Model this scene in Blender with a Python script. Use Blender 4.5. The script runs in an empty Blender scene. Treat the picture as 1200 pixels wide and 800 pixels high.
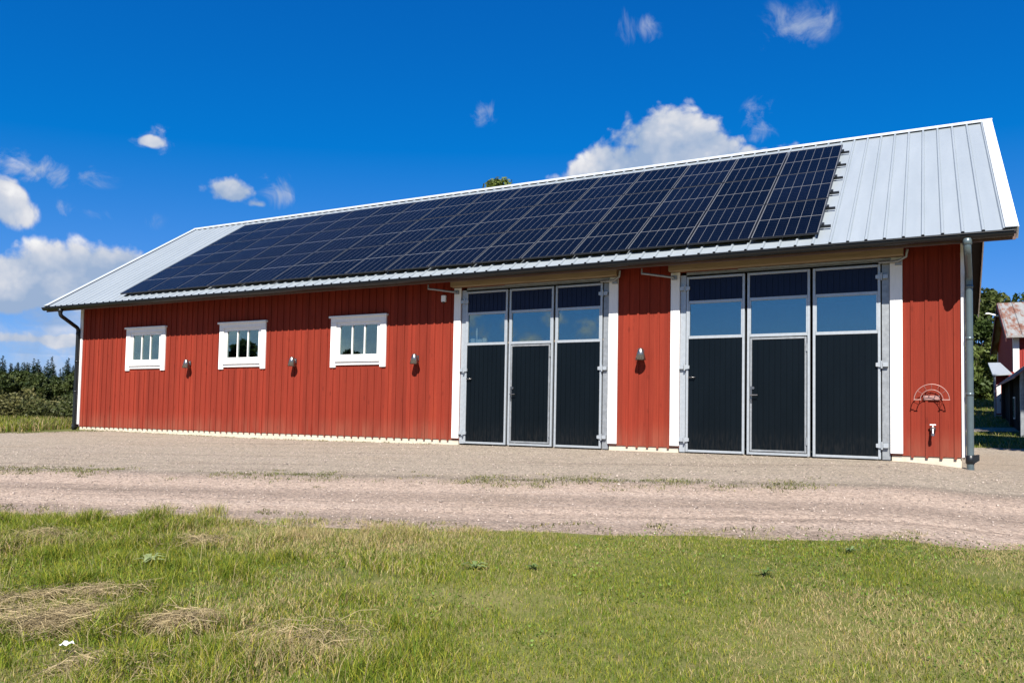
import bpy, bmesh, math, random
import numpy as np
from mathutils import Vector, Matrix

C = bpy.context
scene = C.scene
COL = scene.collection
R = math.radians
rng = np.random.default_rng(7)
random.seed(7)

# ------------------------------------------------------------------ node helpers
def new_mat(name):
    m = bpy.data.materials.new(name)
    m.use_nodes = True
    nt = m.node_tree
    b = nt.nodes['Principled BSDF']
    return m, nt, b

def N(nt, typ, **kw):
    n = nt.nodes.new(typ)
    for k, v in kw.items():
        if k == 'inputs':
            for i, val in v.items():
                n.inputs[i].default_value = val
        else:
            setattr(n, k, v)
    return n

def link(nt, a, b):
    nt.links.new(a, b)

def M(nt, op, a, b=None, c=None, clamp=False):
    n = nt.nodes.new('ShaderNodeMath')
    n.operation = op
    n.use_clamp = clamp
    for i, v in enumerate((a, b, c)):
        if v is None:
            continue
        if isinstance(v, (int, float)):
            n.inputs[i].default_value = v
        else:
            nt.links.new(v, n.inputs[i])
    return n.outputs[0]

def VM(nt, op, a, b=None):
    n = nt.nodes.new('ShaderNodeVectorMath')
    n.operation = op
    for i, v in enumerate((a, b)):
        if v is None:
            continue
        if isinstance(v, (tuple, list, Vector)):
            n.inputs[i].default_value = tuple(v)
        else:
            nt.links.new(v, n.inputs[i])
    return n.outputs['Value'] if op in ('DOT_PRODUCT', 'LENGTH') else n.outputs[0]

def MIX(nt, fac, a, b, blend='MIX'):
    n = nt.nodes.new('ShaderNodeMix')
    n.data_type = 'RGBA'
    n.blend_type = blend
    for s, v in ((n.inputs[0], fac), (n.inputs[6], a), (n.inputs[7], b)):
        if isinstance(v, (int, float)):
            s.default_value = v
        elif isinstance(v, (tuple, list)):
            s.default_value = tuple(v) + ((1,) if len(v) == 3 else ())
        else:
            nt.links.new(v, s)
    return n.outputs[2]

def RAMP(nt, fac, stops):
    n = nt.nodes.new('ShaderNodeValToRGB')
    e = n.color_ramp.elements
    while len(e) < len(stops):
        e.new(0.5)
    for el, (p, c) in zip(e, stops):
        el.position = p
        el.color = tuple(c) + ((1,) if len(c) == 3 else ()) if isinstance(c, (tuple, list)) else (c, c, c, 1)
    nt.links.new(fac, n.inputs[0])
    return n.outputs[0]

def SS(nt, x, lo, hi):
    n = nt.nodes.new('ShaderNodeMapRange')
    n.interpolation_type = 'SMOOTHSTEP'
    n.inputs[1].default_value = lo
    n.inputs[2].default_value = hi
    nt.links.new(x, n.inputs[0])
    return n.outputs[0]

def NOISE(nt, vec, scale, detail=4, rough=0.55, dist=0.0):
    n = nt.nodes.new('ShaderNodeTexNoise')
    n.inputs['Scale'].default_value = scale
    n.inputs['Detail'].default_value = detail
    n.inputs['Roughness'].default_value = rough
    n.inputs['Distortion'].default_value = dist
    if vec is not None:
        nt.links.new(vec, n.inputs['Vector'])
    return n.outputs[0]

def POS(nt):
    return nt.nodes.new('ShaderNodeNewGeometry').outputs['Position']

def SCALEV(nt, vec, s):
    return VM(nt, 'MULTIPLY', vec, s)

def BUMP(nt, h, strength, dist, b):
    n = nt.nodes.new('ShaderNodeBump')
    n.inputs['Strength'].default_value = strength
    n.inputs['Distance'].default_value = dist
    nt.links.new(h, n.inputs['Height'])
    nt.links.new(n.outputs[0], b.inputs['Normal'])

def simple(name, col, rough=0.5, metal=0.0, var=0.12, nscale=6.0, bump=0.0, bscale=60, stretch=(1, 1, 1), spec=0.5):
    m, nt, b = new_mat(name)
    p = SCALEV(nt, POS(nt), stretch)
    n1 = NOISE(nt, p, nscale, 6, 0.6)
    dark = tuple(c * (1 - var) for c in col)
    lite = tuple(min(1, c * (1 + var)) for c in col)
    link(nt, RAMP(nt, n1, [(0.3, dark), (0.7, lite)]), b.inputs['Base Color'])
    b.inputs['Roughness'].default_value = rough
    b.inputs['Metallic'].default_value = metal
    b.inputs['Specular IOR Level'].default_value = spec
    if bump:
        BUMP(nt, NOISE(nt, p, bscale, 4), bump, 0.01, b)
    return m

# ------------------------------------------------------------------ materials
MAT = {}

def red_wood(name, base, axis='x', pitch=0.2085):
    m, nt, b = new_mat(name)
    pos = POS(nt)
    sep = N(nt, 'ShaderNodeSeparateXYZ')
    link(nt, pos, sep.inputs[0])
    along = sep.outputs[0] if axis == 'x' else sep.outputs[1]
    idx = M(nt, 'FLOOR', M(nt, 'DIVIDE', along, pitch))
    wn = N(nt, 'ShaderNodeTexWhiteNoise', noise_dimensions='1D')
    link(nt, idx, wn.inputs['W'])
    off = N(nt, 'ShaderNodeCombineXYZ')
    link(nt, M(nt, 'MULTIPLY', wn.outputs[0], 40.0), off.inputs[2])
    p2 = VM(nt, 'ADD', pos, off.outputs[0])
    grain = NOISE(nt, SCALEV(nt, p2, (42, 42, 1.3)), 1.0, 6, 0.65)
    patch = NOISE(nt, SCALEV(nt, p2, (3.0, 3.0, 0.55)), 1.0, 5, 0.6)
    vor = N(nt, 'ShaderNodeTexVoronoi', feature='F1')
    link(nt, SCALEV(nt, p2, (5.0, 5.0, 1.9)), vor.inputs['Vector'])
    vor.inputs['Scale'].default_value = 1.0
    vor.inputs['Randomness'].default_value = 1.0
    knot = M(nt, 'SUBTRACT', 1.0, SS(nt, vor.outputs['Distance'], 0.05, 0.16))
    c = RAMP(nt, grain, [(0.25, tuple(v * 0.74 for v in base)), (0.55, base), (0.8, (base[0] * 1.12, base[1] * 1.35, base[2] * 1.3))])
    c = MIX(nt, M(nt, 'MULTIPLY', SS(nt, patch, 0.45, 0.75), 0.5), c, (base[0] * 1.15, base[1] * 1.4, base[2] * 1.3))
    c = MIX(nt, M(nt, 'MULTIPLY', M(nt, 'SUBTRACT', 1.0, SS(nt, patch, 0.2, 0.45)), 0.45), c, tuple(v * 0.62 for v in base))
    v = M(nt, 'ADD', 0.86, M(nt, 'MULTIPLY', wn.outputs[0], 0.28))
    hs = N(nt, 'ShaderNodeHueSaturation')
    link(nt, v, hs.inputs['Value'])
    link(nt, c, hs.inputs['Color'])
    c = MIX(nt, M(nt, 'MULTIPLY', knot, 0.45), hs.outputs[0], tuple(v * 0.42 for v in base))
    # splash dirt on the lowest boards
    low = M(nt, 'MULTIPLY', M(nt, 'SUBTRACT', 1.0, SS(nt, sep.outputs[2], 0.0, 0.55)), SS(nt, patch, 0.3, 0.7))
    c = MIX(nt, M(nt, 'MULTIPLY', low, 0.35), c, (0.24, 0.11, 0.07))
    link(nt, c, b.inputs['Base Color'])
    b.inputs['Roughness'].default_value = 0.85
    b.inputs['Specular IOR Level'].default_value = 0.2
    BUMP(nt, grain, 0.35, 0.006, b)
    return m

MAT['red'] = red_wood('falu_red_boards', (0.194, 0.0230, 0.0108))
MAT['red_y'] = red_wood('falu_red_boards_gable', (0.194, 0.0230, 0.0108), 'y')
MAT['old_red'] = red_wood('faded_red_boards', (0.234, 0.027, 0.023))
MAT['tar'] = simple('tarred_timber', (0.009, 0.0075, 0.007), 0.8, 0, 0.4, 5, 0.3, 40)  # near black: eave shade and the shed's shaded side put into the colour
MAT['tarred_red'] = simple('dark_red_timber', (0.07, 0.012, 0.01), 0.85, 0, 0.4, 5, 0.3, 40)
MAT['white'] = simple('white_painted_wood', (0.74, 0.73, 0.70), 0.5, 0, 0.05, 5, 0.1, 50, (6, 6, 1))
MAT['beige'] = simple('bare_beige_timber', (0.270, 0.200, 0.120), 0.75, 0, 0.18, 3, 0.25, 40, (0.6, 6, 6))
MAT['brown'] = simple('brown_painted_fascia', (0.10, 0.055, 0.042), 0.6, 0, 0.2, 4)
MAT['gutter'] = simple('dark_grey_gutter_steel', (0.010, 0.012, 0.014), 0.38, 0.25, 0.15, 3)
MAT['pipe'] = simple('grey_steel_pipe', (0.11, 0.145, 0.155), 0.32, 0.45, 0.12, 4)
MAT['galv'] = simple('galvanised_steel', (0.367, 0.395, 0.415), 0.42, 0.35, 0.08, 14)
MAT['galv_dark'] = simple('weathered_galvanised_steel', (0.27, 0.285, 0.295), 0.5, 0.5, 0.2, 12)
MAT['lamp'] = simple('brushed_steel_lamp', (0.26, 0.25, 0.24), 0.34, 0.95, 0.15, 20)
MAT['black'] = simple('black_plastic', (0.015, 0.015, 0.016), 0.5)
MAT['whiteplastic'] = simple('white_plastic', (0.75, 0.75, 0.73), 0.35, 0, 0.04)
MAT['concrete'] = simple('pale_concrete_plinth', (0.484, 0.421, 0.328), 0.9, 0, 0.16, 5, 0.3, 60)
MAT['slab'] = simple('concrete_floor', (0.32, 0.31, 0.29), 0.8, 0, 0.2, 2)
MAT['inside'] = simple('unpainted_inside_boards', (0.22, 0.16, 0.10), 0.8, 0, 0.25, 3)
MAT['white_metal'] = simple('pale_wire', (0.36, 0.20, 0.17), 0.45, 0.3, 0.1, 20)
MAT['bark'] = simple('grey_brown_bark', (0.12, 0.09, 0.065), 0.9, 0, 0.4, 8, 0.5, 30, (1, 1, 0.25))

def roof_metal():
    m, nt, b = new_mat('pale_grey_roof_sheet')
    p = POS(nt)
    n1 = NOISE(nt, SCALEV(nt, p, (3.5, 0.5, 0.5)), 1.0, 5, 0.6)
    n2 = NOISE(nt, p, 14, 5, 0.6)
    c = RAMP(nt, n1, [(0.3, (0.273, 0.308, 0.332)), (0.7, (0.312, 0.347, 0.370))])
    c = MIX(nt, M(nt, 'MULTIPLY', SS(nt, n2, 0.5, 0.8), 0.30), c, (0.234, 0.261, 0.281))
    link(nt, c, b.inputs['Base Color'])
    b.inputs['Metallic'].default_value = 0.25
    b.inputs['Roughness'].default_value = 0.42
    BUMP(nt, NOISE(nt, SCALEV(nt, p, (1.3, 2.5, 2.5)), 1.0, 2), 0.12, 0.03, b)
    return m
MAT['roof'] = roof_metal()

def rusty():
    m, nt, b = new_mat('rusty_roof_sheet')
    p = POS(nt)
    n1 = NOISE(nt, SCALEV(nt, p, (1.6, 0.5, 0.5)), 1.0, 8, 0.7)
    n2 = NOISE(nt, SCALEV(nt, p, (6, 1.2, 1.2)), 1.0, 6, 0.7)
    n = M(nt, 'ADD', M(nt, 'MULTIPLY', n1, 0.6), M(nt, 'MULTIPLY', n2, 0.4))
    c = RAMP(nt, n, [(0.40, (0.10, 0.035, 0.018)), (0.48, (0.17, 0.085, 0.055)), (0.535, (0.21, 0.21, 0.20)), (0.75, (0.27, 0.28, 0.275))])
    link(nt, c, b.inputs['Base Color'])
    b.inputs['Roughness'].default_value = 0.7
    return m
MAT['rust'] = rusty()
MAT['rust_red'] = simple('red_brown_roof', (0.24, 0.10, 0.065), 0.75, 0, 0.35, 1.5, 0.2, 20)

def door_panel():
    m, nt, b = new_mat('blue_black_door_panel')
    p = POS(nt)
    sep = N(nt, 'ShaderNodeSeparateXYZ')
    link(nt, p, sep.inputs[0])
    n1 = NOISE(nt, SCALEV(nt, p, (2, 2, 0.6)), 1.0, 6, 0.65)
    n2 = NOISE(nt, SCALEV(nt, p, (30, 30, 6)), 1.0, 4, 0.6)
    c = RAMP(nt, n1, [(0.3, (0.0017, 0.0034, 0.0050)), (0.7, (0.0027, 0.0050, 0.0072))])
    dust = M(nt, 'MULTIPLY', M(nt, 'SUBTRACT', 1.0, SS(nt, sep.outputs[2], -0.05, 0.5)), SS(nt, n2, 0.35, 0.8))
    c = MIX(nt, M(nt, 'MULTIPLY', dust, 0.05), c, (0.20, 0.17, 0.14))
    link(nt, c, b.inputs['Base Color'])
    b.inputs['Roughness'].default_value = 0.30
    b.inputs['Specular IOR Level'].default_value = 0.16
    return m
MAT['panel'] = door_panel()
MAT['panel_blue'] = simple('dark_blue_door_panel', (0.004, 0.009, 0.032), 0.4, 0, 0.15, 3, spec=0.2)  # skylit navy of the shaded upper panels, put into their colour

def glass_mat(name, tint, refl):
    m, nt, b = new_mat(name)
    nt.nodes.remove(b)
    out = nt.nodes['Material Output']
    gl = N(nt, 'ShaderNodeBsdfGlossy')
    gl.inputs['Roughness'].default_value = 0.012
    gl.inputs['Color'].default_value = (0.66, 0.84, 0.80, 1)
    tr = N(nt, 'ShaderNodeBsdfTransparent')
    tr.inputs['Color'].default_value = tuple(tint) + (1,)
    fr = N(nt, 'ShaderNodeLayerWeight')
    fr.inputs['Blend'].default_value = 0.35
    f = M(nt, 'ADD', refl, M(nt, 'MULTIPLY', fr.outputs['Fresnel'], 0.4), clamp=True)
    p = POS(nt)
    bp = N(nt, 'ShaderNodeBump')
    bp.inputs['Strength'].default_value = 0.03
    bp.inputs['Distance'].default_value = 0.02
    link(nt, NOISE(nt, p, 1.6, 2), bp.inputs['Height'])
    link(nt, bp.outputs[0], gl.inputs['Normal'])
    mx = N(nt, 'ShaderNodeMixShader')
    link(nt, f, mx.inputs[0])
    link(nt, tr.outputs[0], mx.inputs[1])
    link(nt, gl.outputs[0], mx.inputs[2])
    link(nt, mx.outputs[0], out.inputs[0])
    return m
MAT['glass'] = glass_mat('window_glass', (0.75, 0.82, 0.82), 0.24)
MAT['door_glass'] = glass_mat('tinted_door_glass', (0.74, 0.80, 0.80), 0.22)

def solar():
    m, nt, b = new_mat('solar_cells')
    uv = N(nt, 'ShaderNodeUVMap', uv_map='UVMap').outputs[0]
    sep = N(nt, 'ShaderNodeSeparateXYZ')
    link(nt, uv, sep.inputs[0])
    u, v = sep.outputs[0], sep.outputs[1]     # metres on the glass
    Wg, Hg = 1.114, 1.730
    def lines(x, total, n, w, margin):
        # distance to the nearest of the n-1 gaps between n cells
        cell = (total - 2 * margin) / n
        t = M(nt, 'DIVIDE', M(nt, 'SUBTRACT', x, margin), cell)
        fr = M(nt, 'ABSOLUTE', M(nt, 'SUBTRACT', M(nt, 'FRACT', M(nt, 'ADD', t, 0.5)), 0.5))
        return M(nt, 'LESS_THAN', M(nt, 'MULTIPLY', fr, cell), w / 2)
    cu = lines(u, Wg, 6, 0.0065, 0.012)
    rv = lines(v, Hg, 18, 0.0022, 0.012)
    mid = M(nt, 'LESS_THAN', M(nt, 'ABSOLUTE', M(nt, 'SUBTRACT', v, Hg / 2)), 0.010)
    eu = M(nt, 'GREATER_THAN', M(nt, 'ABSOLUTE', M(nt, 'SUBTRACT', u, Wg / 2)), Wg / 2 - 0.010)
    ev = M(nt, 'GREATER_THAN', M(nt, 'ABSOLUTE', M(nt, 'SUBTRACT', v, Hg / 2)), Hg / 2 - 0.010)
    white = M(nt, 'MAXIMUM', M(nt, 'MAXIMUM', cu, mid), M(nt, 'MAXIMUM', eu, ev))
    ob = N(nt, 'ShaderNodeObjectInfo').outputs['Random']
    n1 = NOISE(nt, POS(nt), 0.8, 4, 0.6)
    cell = RAMP(nt, M(nt, 'ADD', M(nt, 'MULTIPLY', ob, 0.4), M(nt, 'MULTIPLY', n1, 0.6)),
                [(0.25, (0.0012, 0.0024, 0.006)), (0.75, (0.0022, 0.0042, 0.011))])
    c = MIX(nt, M(nt, 'MULTIPLY', rv, 0.25), cell, (0.10, 0.11, 0.13))
    c = MIX(nt, M(nt, 'MULTIPLY', white, 0.8), c, (0.15, 0.155, 0.16))
    link(nt, c, b.inputs['Base Color'])
    b.inputs['Roughness'].default_value = 0.14
    b.inputs['IOR'].default_value = 1.25
    b.inputs['Specular IOR Level'].default_value = 0.10
    return m
MAT['solar'] = solar()
MAT['frame_dark'] = simple('anodised_panel_frame', (0.035, 0.037, 0.042), 0.4, 0.5, 0.1)
MAT['alu'] = simple('aluminium_rail', (0.35, 0.35, 0.36), 0.4, 0.8, 0.1)

def terrain_mat():
    m, nt, b = new_mat('meadow_ground')
    p = POS(nt)
    n1 = NOISE(nt, p, 0.35, 6, 0.6)
    n2 = NOISE(nt, p, 6, 6, 0.65)
    n3 = NOISE(nt, p, 60, 4, 0.6)
    c = RAMP(nt, n1, [(0.35, (0.07, 0.085, 0.022)), (0.55, (0.12, 0.125, 0.034)), (0.72, (0.20, 0.17, 0.07))])
    c = MIX(nt, SS(nt, n2, 0.45, 0.75), c, (0.17, 0.145, 0.06))
    c = MIX(nt, M(nt, 'MULTIPLY', SS(nt, n3, 0.4, 0.7), 0.6), c, (0.05, 0.06, 0.016))
    # far pale hayfield
    ln = VM(nt, 'LENGTH', VM(nt, 'ADD', p, (10, 0, 0)))
    c = MIX(nt, M(nt, 'MULTIPLY', SS(nt, ln, 55, 110), 0.75), c, (0.24, 0.215, 0.085))
    link(nt, c, b.inputs['Base Color'])
    b.inputs['Roughness'].default_value = 0.95
    b.inputs['Specular IOR Level'].default_value = 0.1
    BUMP(nt, M(nt, 'ADD', n2, M(nt, 'MULTIPLY', n3, 0.4)), 0.6, 0.03, b)
    return m
MAT['terrain'] = terrain_mat()

def gravel_mat():
    m, nt, b = new_mat('pinkish_gravel')
    p = POS(nt)
    sep = N(nt, 'ShaderNodeSeparateXYZ')
    link(nt, p, sep.inputs[0])
    v = M(nt, 'SUBTRACT', sep.outputs[1], M(nt, 'MULTIPLY', sep.outputs[0], 0.27))
    u = M(nt, 'ADD', sep.outputs[0], M(nt, 'MULTIPLY', sep.outputs[1], 0.27))
    cmb = N(nt, 'ShaderNodeCombineXYZ')
    link(nt, u, cmb.inputs[0]); link(nt, v, cmb.inputs[1])
    q = cmb.outputs[0]
    streak = NOISE(nt, SCALEV(nt, q, (0.10, 2.6, 1)), 1.0, 5, 0.6, 0.2)
    big = NOISE(nt, p, 0.5, 5, 0.6)
    wob = M(nt, 'ADD', v, M(nt, 'MULTIPLY', M(nt, 'SUBTRACT', big, 0.5), 1.2))
    fine = NOISE(nt, p, 55, 4, 0.7)
    mid = NOISE(nt, p, 14, 5, 0.65)
    vor = N(nt, 'ShaderNodeTexVoronoi', feature='F1')
    link(nt, p, vor.inputs['Vector'])
    vor.inputs['Scale'].default_value = 38
    sepc = N(nt, 'ShaderNodeSeparateColor')
    link(nt, vor.outputs['Color'], sepc.inputs[0])
    road = M(nt, 'MULTIPLY', SS(nt, M(nt, 'MULTIPLY', wob, -1.0), 2.9, 3.5), 1.0)
    apron = RAMP(nt, mid, [(0.3, (0.285, 0.238, 0.182)), (0.7, (0.365, 0.312, 0.245))])
    roadc = RAMP(nt, mid, [(0.3, (0.345, 0.262, 0.205)), (0.7, (0.425, 0.335, 0.265))])
    c = MIX(nt, road, apron, roadc)
    c = MIX(nt, M(nt, 'MULTIPLY', SS(nt, streak, 0.5, 0.72), 0.45), c, (0.355, 0.292, 0.244))
    c = MIX(nt, M(nt, 'MULTIPLY', M(nt, 'SUBTRACT', 1.0, SS(nt, streak, 0.3, 0.48)), 0.6), c, (0.178, 0.137, 0.107))
    c = MIX(nt, M(nt, 'MULTIPLY', SS(nt, big, 0.5, 0.75), 0.35), c, (0.296, 0.229, 0.163))
    stone = RAMP(nt, sepc.outputs[0], [(0.0, (0.35, 0.33, 0.32)), (0.5, (0.95, 0.95, 0.95)), (1.0, (1.6, 1.55, 1.5))])
    c = MIX(nt, 0.55, c, stone, 'MULTIPLY')
    c = MIX(nt, M(nt, 'MULTIPLY', SS(nt, fine, 0.50, 0.72), 0.75), c, (0.115, 0.09, 0.07))
    wob2 = M(nt, 'ADD', v, M(nt, 'MULTIPLY', M(nt, 'SUBTRACT', NOISE(nt, SCALEV(nt, q, (0.22, 0.9, 1)), 1.0, 4, 0.6), 0.5), 0.9))
    mr_ = N(nt, 'ShaderNodeMapRange', inputs={1: -7.0, 2: -2.6}); link(nt, wob2, mr_.inputs[0])
    tracks = RAMP(nt, mr_.outputs[0], [(0.0, 0.86), (0.16, 0.80), (0.24, 1.10), (0.36, 1.12), (0.46, 0.84), (0.56, 0.86), (0.64, 1.12), (0.76, 1.10), (0.88, 0.76), (1.0, 1.0)])
    c = MIX(nt, 1.0, c, tracks, 'MULTIPLY')
    loose = NOISE(nt, SCALEV(nt, q, (1.6, 5.0, 1)), 1.0, 6, 0.7)
    c = MIX(nt, M(nt, 'MULTIPLY', SS(nt, loose, 0.56, 0.70), 0.55), c, (0.15, 0.115, 0.085))
    link(nt, c, b.inputs['Base Color'])
    b.inputs['Roughness'].default_value = 0.95
    b.inputs['Specular IOR Level'].default_value = 0.15
    h = M(nt, 'ADD', M(nt, 'MULTIPLY', M(nt, 'SUBTRACT', 0.5, vor.outputs['Distance']), 0.5), M(nt, 'ADD', fine, M(nt, 'MULTIPLY', streak, 1.5)))
    BUMP(nt, h, 0.9, 0.03, b)
    return m
MAT['gravel'] = gravel_mat()

def leaf_mat(name, tint=None, trans=0.3):
    m, nt, b = new_mat(name)
    at = N(nt, 'ShaderNodeAttribute', attribute_name='Col')
    c = at.outputs['Color']
    ob = N(nt, 'ShaderNodeObjectInfo').outputs['Random']
    hs = N(nt, 'ShaderNodeHueSaturation')
    link(nt, M(nt, 'ADD', 0.85, M(nt, 'MULTIPLY', ob, 0.3)), hs.inputs['Value'])
    link(nt, c, hs.inputs['Color'])
    link(nt, hs.outputs[0], b.inputs['Base Color'])
    b.inputs['Roughness'].default_value = 0.6
    b.inputs['Specular IOR Level'].default_value = 0.25
    tl = N(nt, 'ShaderNodeBsdfTranslucent')
    link(nt, hs.outputs[0], tl.inputs['Color'])
    mx = N(nt, 'ShaderNodeMixShader')
    mx.inputs[0].default_value = trans
    link(nt, b.outputs[0], mx.inputs[1]); link(nt, tl.outputs[0], mx.inputs[2])
    link(nt, mx.outputs[0], nt.nodes['Material Output'].inputs[0])
    return m
MAT['leaf'] = leaf_mat('foliage')
MAT['blade'] = leaf_mat('grass_blades', trans=0.35)
MAT['stone'] = leaf_mat('loose_stones', trans=0.0)

# ------------------------------------------------------------------ mesh helpers
class MB:
    def __init__(s):
        s.v = []; s.f = []; s.m = []; s.uv = {}; s.mi = 0; s.smooth = []
    def add(s, vs, fs, smooth=False):
        o = len(s.v)
        s.v += [tuple(v) for v in vs]
        for f in fs:
            s.f.append(tuple(i + o for i in f)); s.m.append(s.mi); s.smooth.append(smooth)
        return s
    def box(s, x0, x1, y0, y1, z0, z1, bev=0.0):
        if bev <= 0:
            vs = [(x, y, z) for z in (z0, z1) for y in (y0, y1) for x in (x0, x1)]
            return s.add(vs, [(0, 2, 3, 1), (4, 5, 7, 6), (0, 1, 5, 4), (2, 6, 7, 3), (0, 4, 6, 2), (1, 3, 7, 5)])
        bm = bmesh.new()
        bmesh.ops.create_cube(bm, size=1.0)
        for v in bm.verts:
            v.co = Vector(((x0 + x1) / 2 + v.co.x * (x1 - x0), (y0 + y1) / 2 + v.co.y * (y1 - y0), (z0 + z1) / 2 + v.co.z * (z1 - z0)))
        bmesh.ops.bevel(bm, geom=bm.edges[:], offset=bev, segments=1, affect='EDGES')
        bm.verts.index_update()
        s.add([v.co[:] for v in bm.verts], [[v.index for v in f.verts] for f in bm.faces])
        bm.free()
        return s
    def prism(s, pts, axis, a0, a1):
        """polygon pts (2-D) extruded along an axis; x: pts are (y,z); y: pts are (x,z); z: pts are (x,y)"""
        n = len(pts)
        def P(p, a):
            return {'x': (a, p[0], p[1]), 'y': (p[0], a, p[1]), 'z': (p[0], p[1], a)}[axis]
        vs = [P(p, a0) for p in pts] + [P(p, a1) for p in pts]
        fs = [tuple(range(n))[::-1], tuple(range(n, 2 * n))]
        fs += [(i, (i + 1) % n, (i + 1) % n + n, i + n) for i in range(n)]
        return s.add(vs, fs)
    def tube(s, pts, rad, seg=10, caps=True):
        pts = [Vector(p) for p in pts]
        rads = rad if isinstance(rad, (list, tuple)) else [rad] * len(pts)
        vs = []; up = None
        for i, p in enumerate(pts):
            t = (pts[min(i + 1, len(pts) - 1)] - pts[max(i - 1, 0)]).normalized()
            if up is None:
                up = Vector((0, 0, 1)) if abs(t.z) < 0.9 else Vector((1, 0, 0))
            a = t.cross(up).normalized(); up = a.cross(t).normalized()
            for k in range(seg):
                an = 2 * math.pi * k / seg
                vs.append(p + (a * math.cos(an) + up * math.sin(an)) * rads[i])
        fs = []
        for i in range(len(pts) - 1):
            for k in range(seg):
                k2 = (k + 1) % seg
                fs.append((i * seg + k, i * seg + k2, (i + 1) * seg + k2, (i + 1) * seg + k))
        s.add(vs, fs, True)
        if caps:
            s.add(vs[:seg], [tuple(range(seg))[::-1]])
            s.add(vs[-seg:], [tuple(range(seg))])
        return s
    def lathe(s, prof, cx, cy, seg=18):
        vs = []
        for r, z in prof:
            for k in range(seg):
                an = 2 * math.pi * k / seg
                vs.append((cx + r * math.cos(an), cy + r * math.sin(an), z))
        fs = []
        for i in range(len(prof) - 1):
            for k in range(seg):
                k2 = (k + 1) % seg
                fs.append((i * seg + k, i * seg + k2, (i + 1) * seg + k2, (i + 1) * seg + k))
        return s.add(vs, fs, True)
    def build(s, name, mats, parent=None, origin=(0, 0, 0)):
        me = bpy.data.meshes.new(name)
        o = origin
        me.from_pydata([(v[0] - o[0], v[1] - o[1], v[2] - o[2]) for v in s.v], [], s.f)
        if not isinstance(mats, (list, tuple)):
            mats = [mats]
        for m in mats:
            me.materials.append(m)
        me.polygons.foreach_set('material_index', s.m)
        me.polygons.foreach_set('use_smooth', s.smooth)
        bm = bmesh.new(); bm.from_mesh(me)
        bmesh.ops.recalc_face_normals(bm, faces=bm.faces)
        bm.to_mesh(me); bm.free()
        ob = bpy.data.objects.new(name, me)
        COL.objects.link(ob)
        if parent is not None:
            ob.parent = parent
        else:
            ob.location = o
        return ob

def thing(name, label, cat, loc=(0, 0, 0), rot=(0, 0, 0), group=None):
    o = bpy.data.objects.new(name, None)
    o.empty_display_size = 0.2
    COL.objects.link(o)
    o.location = loc; o.rotation_euler = rot
    return tag(o, label, cat, group)

def tag(o, label, cat=None, group=None, kind=None):
    if label: o['label'] = label
    if cat: o['category'] = cat
    if group: o['group'] = group
    if kind: o['kind'] = kind
    return o

def copy_tree(o, parent=None):
    c = o.copy(); COL.objects.link(c)
    if parent is not None:
        c.parent = parent
    for ch in list(o.children):
        copy_tree(ch, c)
    return c

def np_mesh(name, V, F, mat, col=None, parent=None, smooth=False):
    """mesh from numpy arrays; F is (n,3) or (n,4); col is one rgb per face"""
    me = bpy.data.meshes.new(name)
    n, k = F.shape
    me.vertices.add(len(V)); me.vertices.foreach_set('co', V.astype(np.float32).ravel())
    me.loops.add(n * k); me.loops.foreach_set('vertex_index', F.astype(np.int32).ravel())
    me.polygons.add(n)
    me.polygons.foreach_set('loop_start', np.arange(0, n * k, k, dtype=np.int32))
    me.polygons.foreach_set('loop_total', np.full(n, k, dtype=np.int32))
    if smooth:
        me.polygons.foreach_set('use_smooth', np.ones(n, dtype=bool))
    me.materials.append(mat)
    me.update(calc_edges=True)
    if col is not None:
        at = me.color_attributes.new('Col', 'FLOAT_COLOR', 'CORNER')
        c4 = np.ones((n, k, 4), np.float32); c4[:, :, :3] = col[:, None, :]
        at.data.foreach_set('color', c4.ravel())
    ob = bpy.data.objects.new(name, me)
    COL.objects.link(ob)
    if parent is not None:
        ob.parent = parent
    return ob

# value noise in numpy (2-D)
_tab = rng.random((256, 256))
def vnoise(x, y, sc, oct=3):
    t = 0; a = 1; tot = 0
    x = np.asarray(x, float) * sc; y = np.asarray(y, float) * sc
    for k in range(oct):
        xi = np.floor(x).astype(int); yi = np.floor(y).astype(int)
        fx = x - xi; fy = y - yi
        fx = fx * fx * (3 - 2 * fx); fy = fy * fy * (3 - 2 * fy)
        g = lambda i, j: _tab[(xi + i + 37 * k) % 256, (yi + j + 91 * k) % 256]
        v = (g(0, 0) * (1 - fx) + g(1, 0) * fx) * (1 - fy) + (g(0, 1) * (1 - fx) + g(1, 1) * fx) * fy
        t = t + v * a; tot += a; a *= 0.5; x = x * 2.03; y = y * 2.03
    return t / tot

# ------------------------------------------------------------------ terrain
def sst(t):
    t = np.clip(t, 0, 1); return t * t * (3 - 2 * t)

def zf(x, y):
    x = np.asarray(x, float); y = np.asarray(y, float)
    yy = np.maximum(y, -16.0)
    z = -0.1 + np.where(yy < 0, 0.06 * yy, 0)
    z = z - 0.055 * np.exp(-((x + 15.5) / 5.0) ** 2) * sst((y + 6) / 5)
    z = z - 0.1 * sst((x + 1) / 1.5) * sst((14 - y) / 6)
    z = z + 2.0 * sst((y - 9) / 30) * sst((x + 6) / 8)
    z = z + 2.4 * sst((np.hypot(x + 10, y) - 45) / 200)
    return z

def rough(x, y):
    """small unevenness of the lawn in front (none at the building)"""
    w = sst((-6.0 - (y - 0.27 * x)) / 1.5)
    return w * ((vnoise(x, y, 0.9, 3) - 0.5) * 0.07)

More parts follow.
